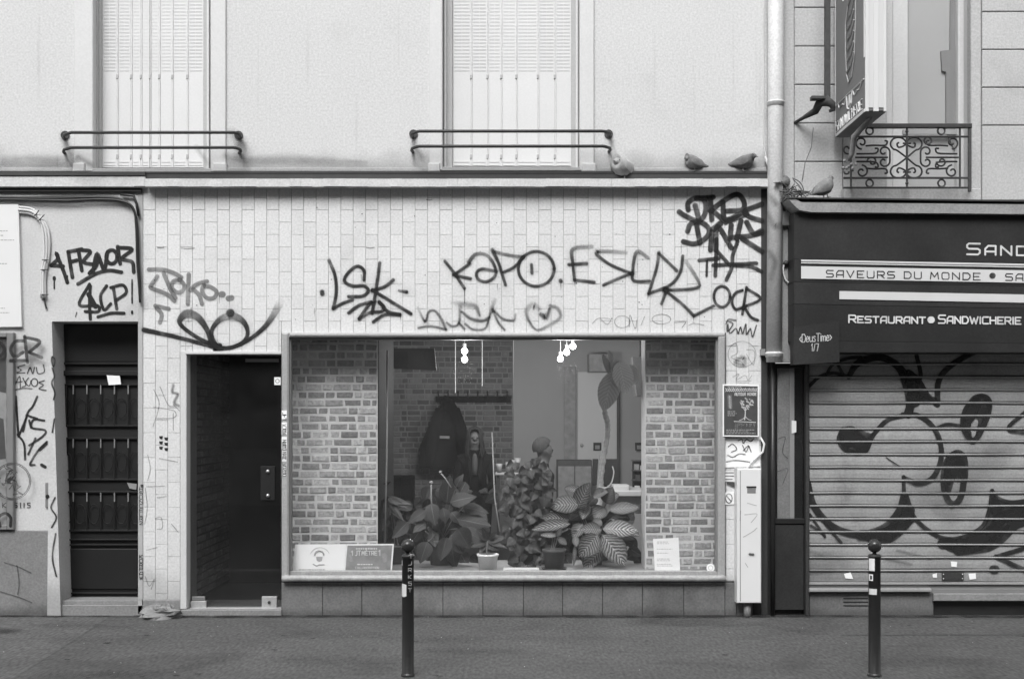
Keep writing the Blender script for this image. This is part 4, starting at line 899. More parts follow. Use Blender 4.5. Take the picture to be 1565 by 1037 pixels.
letters(b, 'RESTAURANT', 1297.5, 1414, 481.5, 492.5, 2.4, yl, .012, small=.84, gap=.3)
ribbon(b, [(1422.5, 488.5), (1423.5, 488.5)], 10.5, yl, 1, .02)
letters(b, 'SANDWICHERIE', 1434.5, 1560, 481.5, 493.5, 2.4, yl, .012, small=.84, gap=.3)
b.build('lettering', M['wpaint'], rf, label='white words RESTAURANT and SANDWICHERIE above the shutter')
b = MB(); letters(b, '<DeusTime>', 1222, 1271, 511, 523, 1.5, -.3175, -.06, gap=.22, op=.8, soft=.3, first_big=False); letters(b, '1/7', 1240, 1251, 525, 536, 1.5, -.3175, op=.7, soft=.3); b.build('lettering', M['wpaint'], rf, label='small hand painted DeusTime at the fascia corner')
# junction box & wires at the left end
b = MB(); b.pbox(1194, 323, 1209, 345, -.12, -.08, .006); b.build('junction_box', M['aluin'], rf)
b = MB()
b.tube([P(x, y, -.10) for x, y in smooth([(1200, 400), (1197, 412), (1201, 428), (1209, 432), (1213, 425), (1211, 405), (1211, 390)])], .007, 6)
b.tube([P(x, y, -.10) for x, y in smooth([(1201, 310), (1203, 330), (1208, 360), (1210, 390)])], .007, 6)
b.build('loose_cable', M['trim'], rf, smooth=True)
b = MB(); b.ball(P(1201, 402, -.1), .022); b.build('cable_gland', M['darkmetal'], rf, smooth=True)
b = MB(); b.ball(P(1212, 391, -.12), .02); b.build('cable_gland', M['chrome'], rf, smooth=True)
# dark pilaster and side door
b = MB(); b.pbox(1150, 553, 1185, 945, .02, .3); b.build('dark_recess', M['fascia'], rf)
sdr = MB(); sdr.pbox(1180, 555, 1237, 940, .03, .08); sdr = sdr.build('side_door', M['fascia'], rf, label='narrow dark side door with a dusty glass pane beside the roller shutter')
b = MB(); b.pbox(1180, 555, 1186, 800, -.02, .03, .004); b.pbox(1229.5, 555, 1237, 940, -.02, .03, .004); b.pbox(1186, 555, 1229.5, 562, -.019, .03, .004); b.pbox(1180, 792, 1229.5, 800, -.021, .03, .004); b.build('frame', M['doorlite'], sdr)
b = MB(); b.pbox(1188, 562, 1206, 792, .018, .029); b.build('curtain_or_reflection', M['zinc'], sdr)
b = MB(); b.pbox(1206.5, 562, 1214, 792, .016, .029); b.build('curtain_or_reflection', M['inwall'], sdr)  # lighter upright band painted in as a reflection on the pane
b = MB(); b.pbox(1182, 800.5, 1229, 932, -.01, .03, .006); b.build('lower_panel', M['fascia'], sdr)
b = MB(); b.pbox(1186, 562, 1229.5, 792, .010, .014); b.build('pane', M['glasshaze'], sdr)
b = MB(); b.prism([(1210, 642), (1217, 643), (1217, 660), (1210, 662)], .006, .0075); b.build('sticker', M['white'], sdr)
tag(sdr, None, [[(1190,670),(1200,668),(1196,690),(1204,700)], [(1189,720),(1204,716),(1196,740)]], 1.6, .009, M['mark'], .5, .3, name='scratch')
# roller shutter
rs = MB(); rs.pbox(1236, 520, 1990, 906, .014, .05); rs = rs.build('roller_shutter', M['zincdark'], rf, label='closed grey roller shutter with a big black outline throw-up')
XR = 1985
rows = [535.2+19.65*i for i in range(19)]
for i, y0 in enumerate(rows):
    if y0 > 888: break
    y1 = min(y0+19.65, 889)
    b = MB(); a = P(1237, y0, 0); c = P(XR, y1, 0)
    hh = a.z-c.z; z1 = a.z-.001; z0 = c.z+.0015
    prof = [(.012, z1), (-.014, z1-.001), (-.018, z1-.006), (-.014, z1-.013), (.002, z1-.016), (-.002, z1-.03), (-.003, (z0+z1)/2-.01), (0.0, z0+.006), (.006, z0), (.012, z0)]
    vs = []; NS = 14; ph_ = R.uniform(0, 6)
    for q_ in range(NS+1):
        X = a.x+(c.x-a.x)*q_/NS; wz = .0016*math.sin(q_*1.1+ph_)+R.uniform(-.0006, .0006) if 0 < q_ < NS else 0; wy = .003*math.sin(q_*.8+i*.5)+R.uniform(-.0012, .0012)
        vs += [(X, q[0]+(wy if q[0] < .006 else 0), q[1]+wz) for q in prof]
    n = len(prof); fs = [(k_*n+jj, k_*n+jj+1, (k_+1)*n+jj+1, (k_+1)*n+jj) for k_ in range(NS) for jj in range(n-1)]+[tuple(range(n-1, -1, -1)), tuple(range(NS*n, NS*n+n))]
    b.add(vs, fs); b.build('slat', M['rshut'], rs)
b = MB(); b.pbox(1237, 889.5, XR, 893, -.02, .02, .003); b.pbox(1237, 899, 1424, 904, -.05, .02, .004); b.build('bottom_bar', M['rrib'], rs)
b = MB(); b.pbox(1237, 893, XR, 899, -.0, .02); b.pbox(1424, 899, XR, 906, -.01, .02, .003); b.build('bottom_seal', M['aluin'], rs)
b = MB(); b.pbox(1440, 874, 1473, 886, -.016, -.003, .002); b.build('lock_plate', M['darkmetal'], rs)
b = MB()
for x, y in ((1442, 877), (1442, 883.5), (1471, 877), (1471, 883.5)): b = MB(); b.ball(P(x, y, -.017), .006); b.build('rivet', M['chrome'], rs)
for q in ([(1290,876),(1300,874),(1304,884),(1292,883)], [(1453,857),(1463,858),(1462,866),(1454,865)], [(1425,877),(1432,875),(1432,882),(1426,882)], [(1480,876),(1491,875),(1492,884),(1482,885)]):
    b = MB(); b.prism(q, -.0092, -.0085); b.build('sticker', M['paper'], rs)
b = MB(); b.pbox(1237, 905, 1427, 946, .0, .3, .005); b.build('stone_base', M['granite'], rf)
b = MB(); b.pbox(1427, 906.5, 1990, 918, -.04, .3, .005); b.build('threshold', M['step'], rf)
b = MB(); b.pbox(1427, 918.3, 1990, 946, .02, .3); b.build('step_riser', M['blackmetal'], rf)
b = MB()
for yy in (913, 918.5, 924): b.pbox(1289, yy, 1329, yy+1.5, -.004, .02)
b.build('vent_slot', M['ink'], rf)
# big throw-up
O = (1210, 480, 2.357)
def ga(label, sts, w, op=.95, soft=.08, m='spray', y=-.0098): tag(rs, label, sts, w, y, M[m], op, soft, *O)
ga('black outlines of the throw-up', [([(62,260),(100,225),(150,212),(205,225)], 13), ([(125,215),(150,180),(200,160),(250,155)], 11), ([(165,180),(185,215)], 11),
  [(205,225,.7),(240,175),(320,155),(385,190,1.1),(415,250,1.4),(428,320,1.3),(420,362,1)], ([(450,150),(465,220),(450,250)], 16), ([(520,325),(490,300),(440,300)], 16),
  ([(525,325),(530,240),(580,180),(700,120),(850,98)], 22), ([(420,362),(350,378),(305,420),(280,455)], 18), ([(280,455),(265,490),(228,500),(190,482),(172,450),(185,415)], 22),
  ([(400,362),(450,363),(500,395),(532,450),(538,520),(510,585),(460,608),(405,590)], 20), ([(403,585),(405,670)], 15),
  [(58,600,.8),(80,690),(150,765),(245,792),(335,765),(388,705),(404,655)], ([(414,655),(445,735),(530,800),(610,804),(685,765),(713,700),(722,635)], 17),
  ([(722,635),(745,662),(790,676),(860,668)], 15), ([(520,410),(560,396),(612,402)], 13), ([(655,455),(617,400),(632,335),(680,297),(712,315),(700,380),(655,455)], 22),
  ([(850,345),(780,410),(850,428)], 15), ([(65,720),(120,800)], 10), ([(70,760),(115,790)], 10), ([(95,720),(178,822)], 12), ([(740,872),(850,838)], 18), ([(735,872),(850,925)], 18), ([(726,918),(734,918)], 32),
  ([(340,515),(400,555)], 4)], 27)
ga('filled black parts of the throw-up', [([(420,225),(450,262),(440,310)], 54), ([(215,435),(250,465)], 58), ([(195,430),(205,455)], 52), ([(250,795),(330,790),(400,745),(425,705)], 40), ([(350,800),(430,735)], 34), ([(545,825),(640,825),(720,780),(760,730),(850,705)], 44), ([(600,850),(720,830),(800,760),(850,740)], 40), ([(665,320),(640,370)], 42), ([(730,680),(745,720)], 40)], 40)
def fill(label, pts, op=.93):
    mb = MB(); dy = nextlay(); q = smooth(Z(*O, pts+[pts[0]]), 4)[:-1]
    mb.add([P(x, y, -.0102-dy) for x, y in q], [tuple(range(len(q)))], [(0, 1e-4)]*len(q), [(op, .05)]*len(q)); mb.build('graffiti', M['spray'], rs, label=label)
fill('black filled joint between the two upper curves of the throw-up', [(408,205),(430,212),(452,218),(470,240),(500,290),(524,302),(524,320),(470,312),(442,320),(434,362),(404,362),(416,310),(414,260)])
fill('black rounded spot at the left of the throw-up', [(170,425),(185,408),(215,402),(250,415),(285,428),(302,420),(292,455),(275,495),(245,508),(205,500),(180,475)])
fill('black shadow under the left bowl of the throw-up', [(235,790),(300,775),(345,762),(392,712),(404,655),(418,690),(440,738),(400,790),(360,820),(320,828),(265,812)])
fill('black shadow under the right bowl of the throw-up', [(530,815),(560,803),(620,806),(688,768),(714,703),(722,636),(745,665),(800,682),(870,672),(870,705),(800,740),(780,775),(740,815),(680,850),(620,862),(560,850)])
fill('black upright drop shape of the throw-up', [(655,460),(612,400),(620,350),(645,300),(680,285),(710,295),(722,330),(692,385),(662,440),(672,385),(658,375),(645,405),(650,440)])
fill('black upper half of the oval in the throw-up', [(548,600),(550,540),(570,500),(600,487),(628,505),(636,545),(632,605),(612,610),(600,575),(585,600),(572,640),(556,640)])
ga('grey oval loop of the throw-up', [ell(583, 595, 36, 88, 14), ([(590,520),(600,560)], 62), ([(570,540),(560,600)], 34)], 24, .88)
ga('dripping lines under the oval', [[(583,690),(575,700)], [(380,850),(500,880)], [(340,880),(430,900)]], 16, .35, .8, 'spraysoft')
ga('smudged base strip of the shutter', [[(62,930),(150,920)], [(62,850),(110,870)]], 26, .25, .95, 'spraysoft')
# shutter guide
b = MB(); b.pbox(1231.5, 553, 1237, 940, -.03, .05, .004); b.build('shutter_guide', M['darkmetal'], rf)
# ------------------------------------------------------------------ hanging sign
XS = P(1277, 0, -.1).x; yn, yfar = -.9, -.1
zb = P(0, 210, -.1).z
hs = thing('hanging_sign', 'narrow projecting sign with a twisted loaf outline above the balcony', 'sign', (XS+.08, -.5, zb))
b = MB(); b.box(XS, yn, zb, XS+.155, yfar, zb+1.9, .01); b.build('sign_box', M['signside'], hs)
b = MB()
for x0, x1 in ((0, .025), (.06, .098), (.135, .155)): b.box(XS+x0, yn-.012, zb, XS+x1, yn, zb+1.9, .003)
b.build('front_strip', M['signfront'], hs)
b = MB(); b.box(XS+.025, yn-.006, zb+.03, XS+.06, yn-.001, zb+1.9); b.box(XS+.098, yn-.006, zb+.03, XS+.135, yn-.001, zb+1.9); b.build('front_groove', M['fasciaw'], hs)
b = MB(); b.box(XS-.006, yn, zb, XS, yfar, zb+.022, 0); b.box(XS-.006, yfar-.012, zb, XS-.001, yfar, zb+1.9); b.box(XS-.006, yn, zb+.4, XS-.001, yn+.02, zb+1.9); b.build('edge_trim', M['signfront'], hs)
b = MB()
def sside(pts, r=.006): b.tube([(XS-.004, yfar-(u)*(yfar-yn), zb+v) for u, v in pts], r, 4)
sside([(.42,.40),(.38,.6),(.38,.8),(.46,.92),(.6,.97),(.72,.92),(.72,.75),(.68,.5),(.58,.35),(.48,.33),(.42,.40)], .005)
for i in range(6): sside([(.42, .42+i*.08), (.54, .44+i*.08), (.66, .52+i*.08)], .008)
b.build('loaf_outline', M['inkgrey'], hs)
b = MB(); sside([(.02,.245),(.98,.245)], .006); sside([(.12,.24),(.16,.20),(.26,.21),(.34,.19),(.4,.24)], .005); sside([(.42,.24),(.44,.14),(.52,.12),(.58,.15),(.6,.24)], .006); sside([(.5,.23),(.5,.15),(.54,.16),(.53,.23)], .004); sside([(.62,.24),(.68,.19),(.76,.21),(.84,.20),(.9,.24)], .005)
txt = 'SANDWICHERIE'; u = .05
for ch in txt:
    gw = .06*G[ch][0]
    for st_ in G[ch][1]: sside([(u+a*gw, .035+c_*.075) for a, c_ in st_], .0048)
    u += gw+.022
sside([(.3,1.0),(.3,1.12)], .008); sside([(.45,1.03),(.45,1.12),(.55,1.12)], .006); sside([(.65,1.05),(.72,1.12)], .006)
b.build('white_lettering', M['inkwhite'], hs)
b = MB(); b.tube([(XS+.15, -.8, zb+.4), (XS+.13, -.85, zb+.1), (XS+.08, -.7, zb-.02), (XS+.02, -.55, zb-.1), (XS+.015, -.5, zb-.22), (XS+.0, -.48, zb-.27)], [.008, .012, .02, .024, .02, .012], 8)
b.build('hanging_cable', M['cloth'], hs, smooth=True)
b = MB(); rr = random.Random(8)
for i in range(10): b.ball((XS+rr.uniform(-.05, .05), -.48+rr.uniform(-.03, .03), zb-.3+rr.uniform(-.05, .03)), .012)
b.build('cable_fluff', M['cloth'], hs)
br = thing('sign_bracket', 'rusty iron bracket arm and post behind the projecting sign', 'bracket', P(1262, 180, -.1))
b = MB(); b.pbox(1261.5, TY, 1269.5, 156, -.3, -.26, .003); b.build('post', M['rust'], br)
b = MB(); b.pbox(1241, 146, 1262, 151, -.32, -.25, .003); b.build('plate', M['rust'], br)
b = MB(); b.tube([P(1214, 188, .01), P(1228, 180, -.08), P(1246, 170, -.18), P(1252, 158, -.24), P(1264, 154, -.28), P(1272, 160, -.28), P(1273, 168, -.28), P(1267, 170, -.27)], [.012, .016, .03, .035, .045, .03, .02, .012], 8); b.build('arm', M['rust'], br, smooth=True)
b = MB(); b.tube([P(1243, 195, 0), P(1240, 225, .0), P(1230, 250, 0), P(1226, 275, -.01)], .0035, 4); b.build('wire', M['aluin'], br)
# ------------------------------------------------------------------ pigeons
def loft(b, secs, n=12):
    vs = []; fs = []
    for (x, z, ry, rz) in secs:
        for j in range(n):
            a = 2*math.pi*j/n; vs.append((x, ry*math.cos(a), z+rz*math.sin(a)))
    k = len(secs)
    for i in range(k-1):
        for j in range(n): fs.append((i*n+j, i*n+(j+1) % n, (i+1)*n+(j+1) % n, (i+1)*n+j))
    fs.append(tuple(range(n-1, -1, -1))); fs.append(tuple((k-1)*n+j for j in range(n)))
    b.add(vs, fs)
def rawbuild(b, name, mt, parent, smooth=True):
    me = b.mesh(name, smooth=smooth); me.materials.append(mt)
    o = bpy.data.objects.new(name, me); COL.objects.link(o); o.parent = parent; ORG[o.name] = ORG[parent.name]; return o
def pigeon(loc, heading, label, tuck=0.0, pitch=0, sc=1.0):
    t = thing('pigeon', label, 'pigeon', loc, 'pigeons resting on the ledges')
    t.rotation_euler = (0, pitch, heading); t.scale = (sc, sc, sc)
    hx = .085-tuck*.03; hz = .155-tuck*.035
    pm = M['pigeonpale'] if tuck >= 1 else M['pigeon']
    b = MB(); loft(b, [(-.115,.062,.006,.004),(-.10,.066,.022,.016),(-.06,.078,.052,.046),(-.01,.086,.070,.062),(.035,.096,.070,.064),(.065,.112,.055,.052),(.078,.13,.038,.040),(hx-.003,hz-.008,.026,.028),(hx+.008,hz,.026,.026),(hx+.025,hz+.002,.017,.018),(hx+.034,hz-.002,.006,.007)])
    rawbuild(b, 'body', pm, t)
    for s in (-1, 1):
        b = MB(); loft(b, [(-.15,.06,.004,.006),(-.11,.066,.007,.016),(-.05,.078,.009,.034),(.01,.088,.010,.04),(.045,.095,.006,.028),(.055,.097,.002,.01)], 8)
        b.v = [Vector((v.x, v.y+s*(.058 if v.x > -.09 else .028), v.z)) for v in b.v]; rawbuild(b, 'wing', pm, t)
        b = MB(); b.tube([(0, s*.022, .04), (.005, s*.024, .012), (0, s*.024, .004)], .0045, 5)
        for a in (-.5, 0, .5): b.tube([(0, s*.024, .004), (.03*math.cos(a), s*.024+.03*math.sin(a), .003)], .003, 4)
        rawbuild(b, 'leg', M['aluin'], t)
    b = MB(); b.add([(-.10,-.018,.068),(-.10,.018,.068),(-.205,.03,.055),(-.205,-.03,.055),(-.10,-.018,.06),(-.10,.018,.06),(-.205,.03,.05),(-.205,-.03,.05)], [(0,1,2,3),(7,6,5,4),(0,3,7,4),(1,5,6,2),(3,2,6,7),(0,4,5,1)])
    rawbuild(b, 'tail', pm, t, False)
    b = MB(); b.tube([(hx+.03, 0, hz-.002), (hx+.052, 0, hz-.008)], [.005, .001], 6); rawbuild(b, 'beak', M['darkmetal'], t)
    b = MB()
    for s in (-1, 1): b.ball((hx+.014, s*.0235, hz+.005), .0035, n=6)
    rawbuild(b, 'eye', M['ink'], t)
    return t
zt = P(0, 273, -.10).z
pigeon((P(951, 0, -.06).x, -.04, zt+.001), math.radians(-128), 'fluffed pale grey pigeon resting with tucked head, nearest to the shuttered window', 1.0, 0, 1.15)
zt2 = P(0, 262, -.05).z
pigeon((P(1060, 0, -.03).x, -.03, zt2), math.radians(205), 'dark grey pigeon, left one of the pair on the shop ledge', .9, 0.0, .85)
pigeon((P(1136, 0, -.03).x, -.03, zt2), math.radians(-28), 'pigeon bending forward on the ledge next to the drainpipe', .4, .1, .9)
pigeon((P(1262, 0, -.2).x, -.2, P(0, 303, -.2).z), math.radians(25), 'pigeon standing at the left end of the zinc ledge over the restaurant', .1, -.25, .95)
pigeon((P(1203, 0, -.22).x, -.06, P(0, 292, -.06).z), math.radians(60), 'dark pigeon half hidden behind the drainpipe in the twig pile', .6, 0, .8)
nest = thing('twig_nest', 'untidy heap of twigs between the drainpipe and the zinc ledge', 'nest', P(1215, 303, -.2))
rr = random.Random(12)
for i in range(34):
    c = Vector((P(1212+rr.uniform(-12, 16), 0, -.2).x, -.2+rr.uniform(-.06, .08), P(0, 300, -.2).z+abs(rr.gauss(0, .035))))
    d = Vector((rr.uniform(-1, 1), rr.uniform(-.6, .6), rr.uniform(-.5, .8))).normalized()*rr.uniform(.04, .1)
    b = MB(); b.tube([c-d, c+Vector((0, 0, .012)), c+d], .0035, 4); b.build('twig', M['twig'], nest)
b = MB(); b.tube([P(x, y, -.2) for x, y in smooth([(1211, 272), (1222, 278), (1228, 290), (1224, 300)])], .004, 4); b.build('twig', M['twig'], nest)
# ------------------------------------------------------------------ bollards
YBo = -2.28
def bollard(px, label):
    kb = (D+YBo)/F; x = (px-VX)*kb
    t = thing('bollard', label, 'bollard', (x, YBo, 0), 'bollards along the kerb')
    r = .0365
    b = MB(); b.lathe((x, YBo, 0), [(r+.006, -.02), (r+.006, .012), (r, .02), (r, .728), (r+.004, .73), (r+.004, .74), (r-.004, .748), (.012, .75), (.012, .765)], 24); b.build('post', M['blackmetal'], t, smooth=False)
    for p in t.children[0].data.polygons: p.use_smooth = abs(p.normal.z) < .5
    zc = H+(VY-833.5)*kb
    b = MB(); b.lathe((x, YBo, zc), [(math.sin(math.pi*i/16)*.042+1e-4, -math.cos(math.pi*i/16)*.042) for i in range(17)], 24); b.build('ball', M['blackball'], t, smooth=True)
    return t, x
M['cup'] = mat('cup_glaze', .2, .5); M['blackball'] = mat('black_gloss_ball', .03, .22, .2, 10)
def patch(t, x, name, mt, a0, a1, z0, z1, rad=.0372, wob=.0):
    b = MB(); n = 8; vs = []
    for i in range(n+1):
        a = math.radians(a0+(a1-a0)*i/n); w1 = wob*math.sin(math.pi*i/n)
        vs += [(x+rad*math.sin(a), YBo-rad*math.cos(a), z0-w1), (x+rad*math.sin(a), YBo-rad*math.cos(a), z1+w1)]
    b.add(vs, [(2*i, 2*i+2, 2*i+3, 2*i+1) for i in range(n)]); return b.build(name, M[mt], t)
t, x = bollard(623.5, 'black ball topped bollard in front of the display window')
kk = (D+YBo)/F; zz = lambda py: H+(VY-py)*kk
patch(t, x, 'torn_sticker', 'white', -85, -10, zz(909), zz(892), .0372, .006)
patch(t, x, 'scuff', 'white', -80, -60, zz(863), zz(855))
b = MB(); yy = 847
for ch in ['1', 'J', 'R', 'K', 'S', 'T']:
    letters(b, ch, 624, 629, yy+0, yy+5.5, 1.2, YBo-.0395, op=.45, soft=.3); yy += 10.3
b.build('faded_letters', M['wpaint'], t)
t, x = bollard(1336.5, 'black ball topped bollard in front of the roller shutter')
patch(t, x, 'sticker', 'paper', -80, -15, zz(871), zz(852)); patch(t, x, 'sticker', 'paper', -80, -30, zz(886), zz(876)); patch(t, x, 'sticker', 'white', -75, 5, zz(907), zz(898)); patch(t, x, 'sticker_print', 'ink', -60, -40, zz(884), zz(878), .0378)
# ------------------------------------------------------------------ shop interior
ZS = P(0, 874, .1).z
XL, XRr, YBk, ZC = -2.66, 1.9, 5.3, 2.62
b = MB(); b.box(XL, .30, .0, XRr, YBk, .04); b.build('shop_floor', M['infloor'], kind='structure')
b = MB(); b.box(XL, .30, ZC, XRr, YBk, ZC+.1); b.build('shop_ceiling', M['inceil'], kind='structure')
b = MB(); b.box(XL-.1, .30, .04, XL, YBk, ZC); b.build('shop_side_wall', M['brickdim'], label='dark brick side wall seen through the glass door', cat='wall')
b = MB(); b.box(XRr, .30, .04, XRr+.1, YBk, ZC); b.build('shop_side_wall', M['inwall'], label='grey plaster side wall right inside the shop', cat='wall')
b = MB(); b.box(-2.66, 1.62, .04, -1.2, 1.7, ZC); b.build('added_dark_wall', M['fascia'], label='added dark wall behind the glass door that keeps the doorway dark', cat='wall')  # added to shut out the lamp-lit room and keep the doorway dark
b = MB(); b.box(-1.78, .345, .04, -1.108, 1.62, ZC-.01); b.build('partition_wall', M['dark2'], label='dark partition behind the left brick pillar', cat='wall')
bw_ = thing('back_wall', 'dim brick and plaster back wall of the shop with a coat rack', 'wall', (-.3, 5.2, 0))
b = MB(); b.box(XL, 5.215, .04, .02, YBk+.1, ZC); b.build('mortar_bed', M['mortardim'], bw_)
b = MB(); b.box(.024, 5.24, .04, XRr, YBk+.1, ZC); b.build('plaster', M['inwall'], bw_)
def bricks(parent, x0, x1, z0, z1, yf, pitch, mt, S=.155, Hd=.08, mort=.017, cap=300, seed=1, vis=None, dep=.03):
    r = random.Random(seed); rest = MB(); n = 0; nr = int((z1-z0)/pitch); ca = {}
    base = org(parent)
    lst = []
    for i in range(nr):
        z = z0+i*pitch; x = x0-r.uniform(0, .12); k = r.randint(0, 1)
        while x < x1:
            wv = S if k % 2 == 0 else Hd
            if r.random() < .06: wv = S
            wv *= r.uniform(.93, 1.07)
            a, c = max(x, x0), min(x+wv, x1); k += 1; x += wv
            if c-a < .02: continue
            lst.append((a+mort/2, c-mort/2, z+mort/2, z+pitch-mort/2))
    if vis: lst.sort(key=lambda q: not (q[2] > vis[0] and q[0] > vis[1]))
    for a, c, zl, zh in lst:
        dy = r.uniform(-.004, .003)
        if n < cap:
            key = (round((c-a)/.004)*.004, r.randint(0, 5))
            if key not in ca:
                m_ = MB(); hw = key[0]/2; hz = (zh-zl)/2; j = lambda: r.uniform(-.007, .007); q = .004
                m_.add([(-hw+q+j(),0,-hz+q+j()*.6),(hw-q+j(),0,-hz+q+j()*.6),(hw-q+j(),0,hz-q+j()*.6),(-hw+q+j(),0,hz-q+j()*.6),(-hw,q*1.5,-hz),(hw,q*1.5,-hz),(hw,q*1.5,hz),(-hw,q*1.5,hz),(-hw,dep,-hz),(hw,dep,-hz),(hw,dep,hz),(-hw,dep,hz)],
                    [(0,1,2,3),(4,5,1,0),(5,6,2,1),(6,7,3,2),(7,4,0,3),(8,9,5,4),(9,10,6,5),(10,11,7,6),(11,8,4,7)])
                me = m_.mesh('brick'); me.materials.append(M[mt]); ca[key] = me
            inst('brick', ca[key], parent, ((a+c)/2, yf+dy, (zl+zh)/2)); n += 1
        else: rest.box(a, yf+dy, zl, c, yf+dep, zh, .004)
    if rest.v: rest.build('remaining_bricks', M[mt], parent, kind='stuff')
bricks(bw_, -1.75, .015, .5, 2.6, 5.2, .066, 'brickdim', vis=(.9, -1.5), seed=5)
sw_ = bpy.data.objects['shop_side_wall']; r_ = random.Random(31); ca = []
for wv in (.148, .07):
    m_ = MB(); m_.box(-wv/2, 0, -.024, wv/2, .012, .024, .004); me = m_.mesh('brick'); me.materials.append(M['brick']); ca.append((wv, me))
n_ = 0
for i in range(36):
    y_ = .36+r_.uniform(0, .08); k_ = i
    while y_ < 1.55:
        wv, me = ca[k_ % 2]; k_ += 1
        inst('brick', me, sw_, (XL+.010, y_+wv/2, .1+i*.0657), Matrix.Rotation(math.pi/2, 4, 'Z')); n_ += 1; y_ += wv+.017
pl = []
for (xa, xb, lab, sd_) in ((441, 577, 'pale mortared brick pillar inside the window, left of the plants', 2), (986, 1100, 'pale mortared brick pillar inside the window, right of the patterned plant', 3)):
    yp_ = .32; xa_, xb_ = P(xa, 0, yp_).x, P(xb, 0, yp_).x
    if xa == 441: xa_ -= .04
    t = thing('brick_pillar', lab, 'pillar', ((xa_+xb_)/2, .4, 0), 'brick pillars inside the display window')
    b = MB(); b.box(xa_, yp_+.0045, .04, xb_, (.342 if xa == 441 else .62), ZC-.005); b.build('mortar', M['mortar'], t)
    bricks(t, xa_, xb_, .30, 2.42, yp_, .0657, 'brick', seed=sd_, dep=.012)
# head panel, window bench
b = MB(); b.box(-1.86, .07, 2.27, 1.78, .3, 2.7); b.build('window_head', M['inwall'], sf)
b = MB(); b.box(-1.86, .075, ZS-.04, 1.73, .95, ZS, .004); b.build('window_bench', M['aluin'], label='grey window bench carrying the plants and placards', cat='bench shelf')
b = MB(); b.box(-1.8, .3, .04, 1.7, .34, ZS-.042); b.build('bench_front', M['infloor'], sf)
# ceiling beam / blind, rail, speaker, etc.
t = thing('roller_blind', 'dark boxed blind hanging from the shop ceiling left of the lamps', 'blind', P(632, 566, 2.0))
b = MB(); b.prism([(598, 532), (664, 532), (667, 565), (598, 562)], 2.0, 2.03); b.build('box', M['ink'], t)
b = MB(); b.prism([(598, 560), (667, 563), (667, 566), (598, 563)], 1.99, 1.999); b.build('edge', M['ink'], t)
b = MB(); b.tube([P(592, 535, .5), P(591, 700, .5), P(588, 828, .5)], .0075, 8); b.build('plant_cane', M['inwall'], label='thin upright pale rod just right of the left brick pillar', cat='rod', smooth=True)
b = MB(); b.tube([P(752, 660, .55), P(756, 760, .5), P(764, 812, .45)], .006, 6); b.build('plant_cane', M['inwall'], label='thin leaning pale cane in front of the person in the jacket', cat='rod', smooth=True)
# lamps
for (x, ys_, cord, lab) in ((710, (536, 549), 696, 'pair of glowing bulbs hanging near the coat rack'), (866, (529, 538, 548), 880, 'cluster of three glowing bulbs over the seated man')):
    t = thing('ceiling_lamp', lab, 'lamp', P(x, 549, 2.2), 'glowing lamps in the shop')
    for i, yy in enumerate(ys_):
        xx = x if len(ys_) == 2 else x+(1-i)*9.5
        b = MB(); b.ball(P(xx, yy, 2.2), .030); b.build('bulb', M['bulb'], t, smooth=True)
        b = MB(); q = P(xx, yy, 2.2); b.tube([(q.x, 2.2, q.z+.03), (q.x, 2.2, q.z+.07)], .016, 8); b.tube([(q.x, 2.2, q.z+.07), (q.x, 2.2, ZC)], .003, 4); b.build('socket', M['white'], t)
    L_ = bpy.data.lights.new('lamp_light', 'POINT'); L_.energy = 40; L_.shadow_soft_size = .12
    lo = bpy.data.objects.new('lamp_light', L_); COL.objects.link(lo); lo.parent = t; lo.location = (0, 0, -.12)
t = thing('hanging_rails', 'thin pale ceiling wires hanging down in front of the brick back wall', 'wires', P(716, 520, 3))
for x, y1 in ((696, 600), (737, 590)):
    b = MB(); b.tube([P(x, 520, 3.0), P(x, y1, 3.0)], .004, 6); b.build('wire', M['greyprint'], t)
# coat rack and coat
t = thing('coat_rack', 'dark wall mounted board with a row of coat hooks on the brick back wall', 'coat rack', P(722, 612, 5.15))
b = MB(); b.pbox(666, 605, 781, 614, 5.14, 5.19, .004); b.build('board', M['dark2'], t)
for i in range(8):
    x = 670+i*15; b = MB(); b.tube([P(x, 608, 5.13), P(x, 602, 5.09), P(x, 598.5, 5.06)], .008, 6); b.ball(P(x, 598.5, 5.06), .014, n=8); b.build('hook', M['ink'], t)
t = thing('hanging_coat', 'long black coat with a small pale patch hanging from the rack', 'coat', P(680, 715, 5.0))
b = MB(); n = 28; rr = random.Random(6)
prof = [(606,680.5,3,4),(612,684,9,5),(622,686,13,8),(632,685,18,11),(645,682,23,14),(660,679,27,16),(680,676,32,18),(700,676,34,19),(712,677,35,19),(715,677,34,18)]
vs = []; fs = []
for i, (py, cx, hw, dd) in enumerate(prof):
    for j in range(n):
        a = 2*math.pi*j/n; f = 1+.09*math.sin(5*a)*(i/9)+.05*math.sin(9*a+1)*(i/9)
        q = P(cx+hw*math.cos(a)*f, py, 4.95); vs.append((q.x, 4.95+dd*.008*math.sin(a)*f, q.z))
for i in range(len(prof)-1):
    for j in range(n): fs.append((i*n+j, (i+1)*n+j, (i+1)*n+(j+1) % n, i*n+(j+1) % n))
fs.append(tuple(range(n))); fs.append(tuple((len(prof)-1)*n+j for j in range(n-1, -1, -1)))
b.add(vs, fs); b.build('coat_body', M['dark'], t, smooth=True)
for sx_, x0 in ((-1, 668), (1, 698)):
    b = MB(); b.tube([P(684+sx_*10, 626, 4.9), P(684+sx_*20, 655, 4.84), P(x0+sx_*9, 690, 4.82), P(x0+sx_*10, 712, 4.82)], [.07, .075, .06, .055], 10); b.build('sleeve', M['dark'], t, smooth=True)
